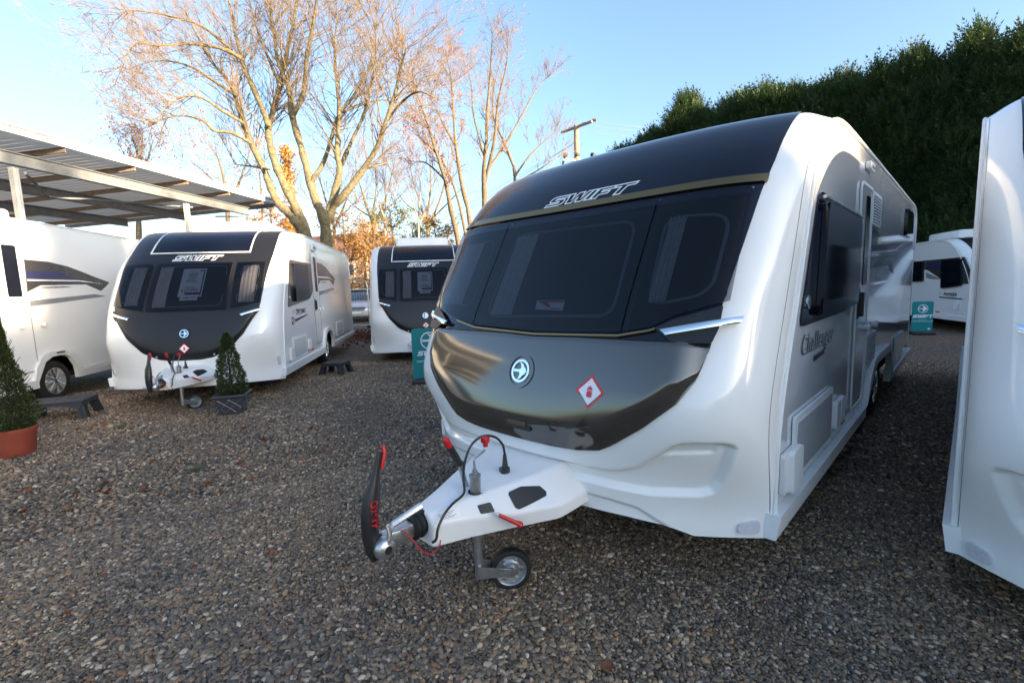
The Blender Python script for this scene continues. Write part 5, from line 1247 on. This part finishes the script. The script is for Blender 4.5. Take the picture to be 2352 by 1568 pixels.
def tree(label, name, base, limbs, seed, bark, twigm, depthY, shoots=10, slen=2.2, maxl=2, jit=.9, r0=.28, group=None, buds=0, leafm=None, leafsize=.07, up=.06, kids=(5, 7), slr=.022):
    """limbs: (radius0, radius1, [points of the photo grid]) traced at depth depthY, given depth by a smooth random walk"""
    rr = random.Random(seed)
    root = thing(name, label, 'tree', base, group=group); b = Vector(base)
    tb = MB(); tw = MB(); tips = []
    for li, (ra, rb, px) in enumerate(limbs):
        ra *= .72; rb *= .55; dy = rr.uniform(-1, 1) * jit; pts = []
        n = len(px)
        for i, (x, y) in enumerate(px):
            t = i / (n - 1); pts.append(at(x, y, depthY + dy * t * 2.2 + .15 * rr.gauss(0, 1) * t) - b)
        cp = [Vector(p) for p in catmull([tuple(p) for p in pts], 4)]; m = len(cp)
        rad = [(ra + (rb - ra) * i / (m - 1)) * (1 + .11 * rr.gauss(0, 1)) for i in range(m)]
        e_ = (cp[-1] - cp[-2]).normalized(); s0_ = (cp[0] - cp[1]).normalized()
        cp = [cp[0] + s0_ * ra * .8, cp[0] + s0_ * ra * .45] + cp + [cp[-1] + e_ * rb * .5, cp[-1] + e_ * rb * .9]; rad = [ra * .1, ra * .75] + rad + [rb * .8, rb * .1]; m += 4
        tb.tube(cp, rad, 10 if ra > .1 else 7, cap=False)
        for k in range(0 if ra > .24 else int(shoots * (m / 24))):
            t = rr.uniform(.30, 1.0) ** .8; f = t * (m - 1); i = min(int(f), m - 2); q = cp[i].lerp(cp[i + 1], f - i); ax = (cp[i + 1] - cp[i]).normalized(); o = ax.orthogonal(); o.rotate(Matrix.Rotation(rr.uniform(0, 6.283), 3, ax))
            d = (ax * .6 + o.normalized() * .75 + Vector((0, 0, .35))).normalized()
            grow(tw, rr, q, d, slen * rr.uniform(.5, 1.25) * (1.1 - .3 * t), max(.012, min(slr * 1.6, rad[i] * .32)), 1, maxl + (0 if rr.random() < .8 else 0), tips, up=up, kids=kids)
    tb.build('trunk', bark, root, angle=180)
    o = tw.build('branches', twigm, root, angle=180); o['kind'] = 'stuff'
    if buds and tips:
        V = []; F = []
        for k in range(buds):
            p, d = tips[rr.randrange(len(tips))]; p = p - d * rr.uniform(0, .5) + Vector((rr.gauss(0, .05), rr.gauss(0, .05), rr.gauss(-.02, .05))); s_ = leafsize * rr.uniform(.5, 1.3); u = Vector((rr.gauss(0, 1), rr.gauss(0, 1), rr.gauss(0, 1))).normalized(); w = u.orthogonal().normalized(); q = len(V)
            V += [tuple(p), tuple(p + u * s_ * .5 + w * s_ * .3), tuple(p + u * s_), tuple(p + u * s_ * .5 - w * s_ * .3)]; F.append((q, q + 1, q + 2, q + 3))
        lo = raw('leaves', V, F, leafm or BUDS, root, False); lo['kind'] = 'stuff'
    return root
def g7(*pts): return [(229.7 + .4688 * x, .4688 * y) for x, y in pts]
YB = 16.5
bB = at(752, 560, YB); bB = Vector((bB.x, bB.y, 0))
base_l = (1040, 1420); base_r = (1085, 1420)
tree('big bare multi-stemmed tree rising behind the caravan with the price poster', 'bare_tree', tuple(bB), [
    (.42, .25, g7(base_l, (1015, 1260), (1000, 1150), (955, 1075))), (.22, .05, g7((965, 1085), (925, 1045), (870, 990), (830, 900), (790, 800), (740, 700), (700, 600), (665, 480), (630, 400), (560, 320), (490, 200), (420, 60))),
    (.24, .055, g7((1005, 1140), (965, 1030), (925, 950), (870, 830), (832, 700), (825, 620), (850, 540), (880, 420), (905, 310), (930, 200), (960, 40), (970, -90))),
    (.15, .04, g7((825, 610), (790, 520), (750, 430), (705, 330), (690, 270), (660, 150), (630, 0), (610, -110))),
    (.40, .24, g7(base_r, (1105, 1280), (1110, 1190), (1098, 1080), (1070, 1010))), (.22, .045, g7((1085, 1050), (1050, 960), (1020, 850), (985, 720), (945, 580), (930, 450), (912, 400), (870, 290), (850, 150), (830, 0), (820, -100))),
    (.20, .04, g7((1105, 1100), (1130, 1010), (1155, 930), (1175, 830), (1163, 760), (1166, 640), (1172, 540), (1160, 400), (1150, 250), (1160, 100))),
    (.19, .04, g7((1115, 1080), (1150, 1010), (1205, 945), (1290, 830), (1355, 725), (1400, 600), (1440, 480), (1470, 350), (1500, 240))),
    (.11, .03, g7((1040, 885), (1095, 795), (1138, 665), (1170, 560), (1240, 470), (1320, 330), (1340, 190))), (.10, .03, g7((1182, 810), (1230, 700), (1290, 570), (1318, 470), (1350, 300), (1350, 150))),
    (.12, .03, g7((945, 570), (1000, 450), (1010, 300), (1040, 150), (1062, 0), (1080, -80))), (.09, .025, g7((740, 700), (640, 650), (560, 640), (505, 592), (405, 567), (320, 582), (255, 615))),
    (.10, .025, g7((690, 285), (600, 240), (450, 215), (300, 225), (170, 222), (110, 330))), (.08, .02, g7((665, 470), (560, 400), (450, 330), (330, 300), (220, 305))), (.08, .02, g7((700, 600), (610, 550), (500, 480), (420, 472), (330, 525), (280, 600))),
    (.08, .02, g7((640, 240), (500, 130), (380, 90), (250, 62), (130, 52))), (.07, .02, g7((1400, 600), (1480, 500), (1560, 450), (1640, 480))), (.07, .02, g7((880, 420), (830, 300), (780, 180), (740, 40), (720, -60))), (.07, .02, g7((1170, 560), (1260, 520), (1380, 490), (1470, 510), (1560, 520))),
    (.06, .02, g7((830, 830), (740, 815), (660, 805))), (.06, .02, g7((1290, 830), (1400, 800), (1390, 810)))],
    21, BARK, TWIG, YB, shoots=31, slen=2.6, maxl=3, jit=1.0, buds=1300, leafsize=.06, kids=(4, 5), slr=.015)
Y2 = 24.0
b2 = at(1070, 560, Y2)
tree('bare slender multi-stemmed tree left of the silver-sided caravan roof', 'bare_tree', (b2.x, b2.y, 0), [
    (.20, .03, g7((1790, 1400), (1750, 1160), (1720, 1030), (1690, 880), (1640, 720), (1590, 560), (1540, 420), (1500, 330))), (.17, .03, g7((1830, 1300), (1808, 1060), (1772, 900), (1742, 700), (1730, 520), (1720, 380), (1700, 290))),
    (.12, .02, g7((1800, 1200), (1760, 1000), (1700, 830), (1600, 700), (1520, 640))), (.09, .02, g7((1690, 880), (1600, 800), (1530, 790))), (.08, .02, g7((1742, 720), (1660, 560), (1620, 430)))],
    31, BARK2, TWIG2, Y2, shoots=26, slen=1.5, maxl=3, jit=1.2, buds=2600, leafsize=.10, kids=(4, 6), up=.10)
b3 = at(1110, 560, Y2 + 1)
tree('bare fan-shaped tree standing next to the utility pole', 'bare_tree', (b3.x, b3.y, 0), [
    (.22, .03, g7((1880, 1350), (1884, 980), (1880, 850), (1892, 700), (1900, 520), (1915, 340), (1922, 170))), (.13, .025, g7((1885, 900), (1930, 700), (1950, 500), (1990, 330), (2000, 200))), (.15, .03, g7((2050, 1300), (2032, 870), (2020, 800), (1972, 680), (1930, 580), (1928, 450), (1960, 300))),
    (.10, .02, g7((1895, 840), (1990, 700), (2070, 560), (2150, 420), (2195, 380))), (.09, .02, g7((2035, 860), (2100, 770), (2170, 700), (2235, 640))), (.09, .02, g7((1880, 760), (1830, 560), (1820, 420), (1800, 330))), (.08, .02, g7((2030, 900), (2120, 850), (2200, 800), (2260, 760)))],
    32, BARK2, TWIG, Y2 + 1, shoots=30, slen=1.55, maxl=3, jit=1.2, buds=900, leafsize=.08, kids=(4, 6), up=.10)
b4 = at(315, 420, 27)
tree('small bare tree peeping over the shelter roof', 'bare_tree', (b4.x, b4.y, 0), [
    (.2, .03, g7((190, 1300), (190, 980), (190, 850), (180, 740), (150, 650))), (.12, .02, g7((190, 900), (230, 790), (260, 690))), (.1, .02, g7((190, 900), (140, 800), (90, 700))), (.1, .02, g7((195, 850), (205, 740), (210, 640)))], 33, BARK2, TWIG2, 27, shoots=26, slen=1.9, maxl=3, jit=1.0, buds=900, leafsize=.12, kids=(4, 5), up=.08)
b5 = at(520, 480, 30)
tree('bare twiggy tree between the shelter roof and the big tree', 'bare_tree', (b5.x, b5.y, 0), [
    (.22, .03, g7((640, 1300), (625, 1050), (610, 900), (580, 780), (540, 720))), (.14, .02, g7((625, 1050), (680, 900), (720, 790), (740, 720))), (.12, .02, g7((615, 950), (530, 860), (460, 800))), (.12, .02, g7((800, 1300), (795, 1050), (785, 880), (770, 780)))], 34, BARK2, TWIG, 30, shoots=30, slen=2.4, maxl=3, jit=1.2, buds=600, leafsize=.12, kids=(4, 5), up=.06)
for px_, top_, Y_, sd_, lab_ in ((860, 330, 36, 81, 'hazy bare tree farther back, right of the big tree'), (985, 300, 38, 82, 'hazy bare tree farther back, left of the slender multi-stemmed tree'), (770, 400, 40, 83, 'distant bare tree showing through the fork of the big tree')):
    b_ = at(px_, 560, Y_)
    tree(lab_, 'bare_tree', (b_.x, b_.y, 0), [(.24, .03, [(px_ + 3, 640), (px_, 560), (px_ - 4, 500), (px_ + 4, 430), (px_, top_)]), (.14, .02, [(px_, 520), (px_ + 25, 460), (px_ + 40, 400), (px_ + 46, top_ + 40)]), (.14, .02, [(px_, 530), (px_ - 22, 460), (px_ - 40, 400), (px_ - 44, top_ + 30)]), (.10, .02, [(px_ + 10, 500), (px_ + 50, 460), (px_ + 78, 430)]), (.10, .02, [(px_ - 6, 500), (px_ - 50, 470), (px_ - 80, 430)])], sd_, BARK2, TWIG, Y_, shoots=30, slen=3.0, maxl=3, jit=1.5, kids=(4, 5), up=.08)
# golden larch and russet-leaved trees
def leafy(label, name, px, Y, top, w, leafm, n, size, seed, bark=BARK2, shape='cone', twn=60, zlo=1.2):
    rr = random.Random(seed); b = at(px, 560, Y); b.z = 0; root = thing(name, label, 'tree', tuple(b)); H = at(px, top, Y).z
    mb = MB(); mb.tube([(0, 0, 0), (rr.gauss(0, .1), rr.gauss(0, .1), H * .5), (rr.gauss(0, .15), 0, H * .97)], [.16, .11, .02], 8, cap=False); mb.build('trunk', bark, root, angle=180)
    tw = MB(); tips = []
    for k in range(twn):
        z = rr.uniform(zlo, H * .95); a = rr.uniform(0, 6.283); t = z / H; L_ = w * ((1.08 - t) if shape == 'cone' else math.sin(math.pi * min(1, max(.08, t * .9))) ** .7) * rr.uniform(.6, 1.1)
        grow(tw, rr, Vector((0, 0, z)), Vector((math.cos(a), math.sin(a), .35)), max(.3, L_), .03, 1, 2, tips, kids=(4, 6))
    o = tw.build('branches', TWIG2, root, angle=180); o['kind'] = 'stuff'
    V = []; F = []
    for k in range(n):
        p, d = tips[rr.randrange(len(tips))]; p = p - d * rr.uniform(0, .8) + Vector((rr.gauss(0, .13), rr.gauss(0, .13), rr.gauss(-.03, .13))); s_ = size * rr.uniform(.5, 1.3); u = Vector((rr.gauss(0, 1), rr.gauss(0, 1), rr.gauss(0, 1))).normalized(); w_ = u.orthogonal().normalized(); q = len(V)
        V += [tuple(p), tuple(p + u * s_ * .5 + w_ * s_ * .35), tuple(p + u * s_), tuple(p + u * s_ * .5 - w_ * s_ * .35)]; F.append((q, q + 1, q + 2, q + 3))
    lo = raw('crown', V, F, leafm, root, False); lo['kind'] = 'stuff'
    return root
leafy('narrow golden larch glowing behind the big bare tree', 'larch', 676, 31, 318, 1.7, GOLDL, 5200, .16, 51)
leafy('russet-leaved oak sapling below the shelter roof end', 'oak_tree', 628, 24, 455, 1.5, ORLEAF, 1500, .14, 52, shape='round', twn=34)
leafy('russet shrubby tree to the right of the big trunk', 'shrub', 800, 30, 470, 2.4, ORLEAF, 1900, .15, 53, shape='round', twn=50)
leafy('olive-leaved tall bush above the half-hidden caravan roof', 'shrub', 905, 30, 465, 2.3, OLIVE, 2400, .15, 54, shape='round', twn=50)
leafy('brown twiggy bush beside the half-hidden caravan', 'shrub', 860, 26, 500, 1.9, ORLEAF, 900, .13, 55, shape='round', twn=55)
leafy('orange-leaved bush left of the silver-sided caravan', 'shrub', 1005, 29, 505, 1.9, ORLEAF, 1700, .14, 56, shape='round', twn=45)
leafy('small orange bush low beside the far house', 'shrub', 830, 34, 545, 2.0, GOLDL, 1200, .15, 57, shape='round', twn=40, zlo=.5)
leafy('yellowing bush behind the half-hidden caravan roof', 'shrub', 955, 34, 500, 2.4, OLIVE, 1700, .16, 58, shape='round', twn=45)
for px, top, lab, sd in ((886, 420, 'slim pale birch left of the olive-leaved bush', 61), (963, 365, 'taller slim birch right of the olive-leaved bush', 62)):
    b_ = at(px, 560, 27)
    tree(lab, 'birch_tree', (b_.x, b_.y, 0), [(.10, .02, [(px + 4, 660), (px, 560), (px - 2, 500), (px + 3, 440), (px - 3, top)]), (.05, .012, [(px, 520), (px + 18, 470), (px + 26, 420)]), (.05, .012, [(px, 510), (px - 16, 460), (px - 22, 410)])], sd, BIRCH, TWIG2, 27, shoots=26, slen=1.6, maxl=2, jit=.5, kids=(5, 7))

# ------------------------------------------------------------------ far wood, house, car, fence, pole
far = MB(); rr = random.Random(71); tips = []
for k in range(150):
    x = rr.uniform(-60, 22); y = rr.uniform(48, 66); h = rr.uniform(4.0, 8.5)
    for q in range(4):
        grow(far, rr, Vector((x + rr.gauss(0, .6), y, 0)), Vector((rr.gauss(0, .25), rr.gauss(0, .2), 1)), h * rr.uniform(.7, 1.1), .07, 1, 2, tips, kids=(5, 7), shrink=.42)
fo = far.build('far_wood', TWIG2, None, angle=180); fo['kind'] = 'stuff'; fo['label'] = 'far brown winter woodland on the horizon'; fo['category'] = 'woodland'
BRICKM = mat('pale_render', (.50, .40, .30), .85, var=.15, vscale=2); ROOFM = mat('red_roof_tiles', (.28, .13, .08), .8, var=.3, vscale=5); GLASSW = mat('house_glass', (.03, .04, .05), .1, coat=1)
hp = at(822, 640, 44); ht = thing('house', 'pale rendered house glimpsed between the trees above the parked car', 'house', (hp.x - 1.0, 44, 0), R(-18))
mb = MB(); mb.box((0, 0, 2.2), (8, 6, 4.4)); mb.build('wall', BRICKM, ht, smooth=False)
mb = MB(); mb.add([(-4.3, -3.4, 4.35), (4.3, -3.4, 4.35), (4.3, 3.4, 4.35), (-4.3, 3.4, 4.35), (-4.3, 0, 6.9), (4.3, 0, 6.9)], [(0, 1, 5, 4), (2, 3, 4, 5), (0, 4, 3), (1, 2, 5), (0, 3, 2, 1)]); rf = mb.build('roof', ROOFM, ht, smooth=False)
mb = MB(); mb.box((2.4, 0, 7.1), (.8, .6, 1.4)); mb.build('chimney', BRICKM, rf, smooth=False)
for x in (-2.6, 0, 2.6):
    for z in (1.3, 3.4):
        mb = MB(); mb.box((x, -3.02, z), (1.1, .08, 1.1)); w_ = mb.build('window', WHITE2, ht, smooth=False)
        mb = MB(); mb.box((x, -3.08, z), (.9, .06, .9)); mb.build('pane', GLASSW, w_, smooth=False)
# parked car behind the fence
CARW = mat('car_paint', (.62, .63, .66), .25, metal=.25, coat=1.0)
ct = at(832, 700, 23.0); car = thing('parked_car', 'white car parked nose-on behind the mesh fence, between two caravans', 'car', (ct.x - .35, 23.0, 0), R(8))
def loft(stations, m, name, parent, angle=40):
    n = len(stations[0][1]); V = []; F = []
    for y, ring in stations: V += [(x, y, z) for x, z in ring]
    for i in range(len(stations) - 1):
        for k in range(n): k2 = (k + 1) % n; F.append((i * n + k, i * n + k2, (i + 1) * n + k2, (i + 1) * n + k))
    F.append(tuple(range(n))); F.append(tuple((len(stations) - 1) * n + k for k in range(n)))
    mb = MB(); mb.v = V; mb.f = F; return mb.build(name, m, parent, angle=angle)
def cr(w, z0, z1, z2, wt): return [(-w * .92, z0), (w * .92, z0), (w, z0 + .12), (w, z1), (wt, z2), (-wt, z2), (-w, z1), (-w, z0 + .12)]
loft([(-.02, cr(.70, .34, .60, .72, .60)), (.10, cr(.86, .24, .70, .86, .70)), (.5, cr(.92, .20, .80, .99, .72)), (1.15, cr(.93, .20, .90, 1.08, .74)), (1.3, cr(.93, .20, .95, 1.10, .76)), (3.9, cr(.93, .20, .98, 1.14, .76)), (4.3, cr(.86, .28, .92, 1.05, .70))], CARW, 'body', car)
loft([(1.15, [(-.78, 1.06), (.78, 1.06), (.77, 1.10), (-.77, 1.10)]), (1.9, [(-.80, 1.08), (.80, 1.08), (.62, 1.62), (-.62, 1.62)]), (3.4, [(-.80, 1.08), (.80, 1.08), (.60, 1.62), (-.60, 1.62)]), (4.1, [(-.74, 1.08), (.74, 1.08), (.70, 1.16), (-.70, 1.16)])], GLASSW, 'windows', car)
loft([(1.85, [(-.63, 1.62), (.63, 1.62), (.58, 1.66), (-.58, 1.66)]), (2.4, [(-.62, 1.63), (.62, 1.63), (.56, 1.69), (-.56, 1.69)]), (3.5, [(-.62, 1.61), (.62, 1.61), (.56, 1.66), (-.56, 1.66)])], CARW, 'roof', car)
for sg in (-1, 1):
    mb = MB(); mb.rbox((sg * .68, .06, .76), (.34, .14, .13), .05, 2, Matrix.Rotation(sg * -.35, 3, 'Z') @ Matrix.Rotation(sg * -.18, 3, 'Y')); mb.build('headlight', CLEARL, car)
    mb = MB(); mb.rbox((sg * .62, .04, .45), (.24, .06, .10), .03, 2); mb.build('fog_lamp', BLACKM, car)
    mb = MB(); mb.rbox((sg * 1.02, 1.45, 1.08), (.16, .10, .12), .04, 2); mb.build('mirror', CARW, car)
    for yy in (.85, 3.4): wheel(car, sg * .84, yy, .32, sg) if False else None
mb = MB(); mb.prism(roundpoly([(-.42, .58), (-.5, .76), (.5, .76), (.42, .58)], .04), lambda u, v, d: (u, .03 - d, v), 0, .05); mb.build('grille', BLACKM, car)
mb = MB(); mb.box((0, -.02, .50), (.52, .03, .11)); mb.build('number_plate', WHITEPRINT, car)
for sg in (-1, 1):
    for yy in (.85, 3.4):
        mb = MB(); mb.lathe([(.2, -.1), (.30, -.1), (.32, -.06), (.32, .06), (.30, .1), (.2, .1), (.18, .03), (0, .03)], (sg * .83, yy, .32), (sg, 0, 0), 24); mb.build('wheel', RUBBER, car)
# temporary mesh fence panel
fp0 = atz(800, 757, 0); fp1 = atz(850, 752, 0); fd = Vector((fp1.x - fp0.x, fp1.y - fp0.y, 0)); 
fen = thing('mesh_fence_panel', 'galvanised mesh fence panel between the caravans, in front of the parked car', 'fence', (fp1.x, fp1.y, 0), math.atan2(-.25, -1))
mb = MB(); mb.tube([(0, 0, .05), (0, 0, 1.75), (.06, 0, 1.93), (.2, 0, 2.0), (3.2, 0, 2.0), (3.34, 0, 1.93), (3.4, 0, 1.75), (3.4, 0, .05)], .024, 8); mb.tube([(0, 0, .12), (3.4, 0, .12)], .02, 8); mb.build('frame', GALV, fen)
mb = MB()
for k in range(34): mb.tube([(.1 * k + .05, 0, .12), (.1 * k + .05, 0, 1.97)], .0022, 3, cap=False)
for k in range(9): mb.tube([(0, 0, .3 + .2 * k), (3.4, 0, .3 + .2 * k)], .0022, 3, cap=False)
mo = mb.build('wire_mesh', GALV, fen); mo['kind'] = 'stuff'
mb = MB(); mb.rbox((0, 0, .06), (.22, .6, .12), .02); mb.build('foot', PLAST, fen)
# utility pole
POLEM = barkmat('pole_timber', (.36, .29, .20), (.22, .17, .11), 8); INSUL = mat('brown_insulator', (.16, .05, .03), .25, coat=.6)
pp = at(1325, 372, 28); pole = thing('utility_pole', 'wooden electricity pole with insulators and wires above the caravan roof', 'utility pole', (pp.x, pp.y, 0))
ph_ = at(1326, 288, 28).z
mb = MB(); mb.tube([(0, 0, 0), (0, 0, ph_ * .5), (0, 0, ph_)], [.19, .165, .145], 12); mb.build('post', POLEM, pole)
ax_ = Vector((.86, .50, -.0)).normalized()
mb = MB(); mb.box((0, 0, ph_ - .10), (2.3, .12, .12), Matrix.Rotation(-math.atan2(.75, .66), 3, 'Z')); xa = mb.build('crossarm', POLEM, pole, smooth=False)
ca = Vector((math.cos(-math.atan2(.75, .66)), math.sin(-math.atan2(.75, .66)), 0))
WIRE = mat('wire', (.12, .12, .13), .5, metal=.5)
for k in (-.85, .15, .85):
    p = ca * k + Vector((0, 0, ph_ + .02)); dirw = Vector((.9, -.1, 0)).normalized()
    mb = MB(); mb.lathe([(0, -.14), (.05, -.13), (.10, -.08), (.05, -.05), (.10, 0), (.05, .03), (.10, .08), (.03, .12)], p + dirw * .35, dirw, 12); mb.build('insulator', INSUL, pole)
    mb = MB(); e = p + Vector((26, 3.5, -.0)); pts = [p.lerp(e, t) - Vector((0, 0, 3.0 * t * (1 - t))) for t in np.linspace(0, 1, 14)]; mb.tube(pts, .011, 4); mb.build('wire', WIRE, pole)
mb = MB(); mb.box((.25, 0, ph_ - 1.95), (2.2, .10, .12), Matrix.Rotation(.2, 3, 'Z')); mb.build('crossarm', STEEL, pole, smooth=False)
for k in (-.75, -.05, .9):
    mb = MB(); mb.lathe([(.02, -.35), (.06, -.3), (.06, -.05), (.03, 0), (.09, .10), (.16, .18), (.14, .30), (0, .34)], (k, .15 * k, ph_ - 1.85), (.25, -.3, 1), 12); mb.build('fuse_switch', BLACKM, pole)
    mb = MB(); mb.tube([(k, .15 * k, ph_ - 1.6), (k - .25, 0, ph_ - 1.9), (k - .1, 0, ph_ - 2.4), (0, -.16, ph_ - 2.8)], .014, 4); mb.build('jumper', WIRE, pole)
for e in ((-14, 5, ph_ - 7), (-12, 8, ph_ - 6)):
    mb = MB(); a = Vector((-.15, 0, ph_ - 1.0)); e = Vector(e); mb.tube([a.lerp(e, t) for t in np.linspace(0, 1, 4)], .012, 4); mb.build('stay_wire', WIRE, pole)
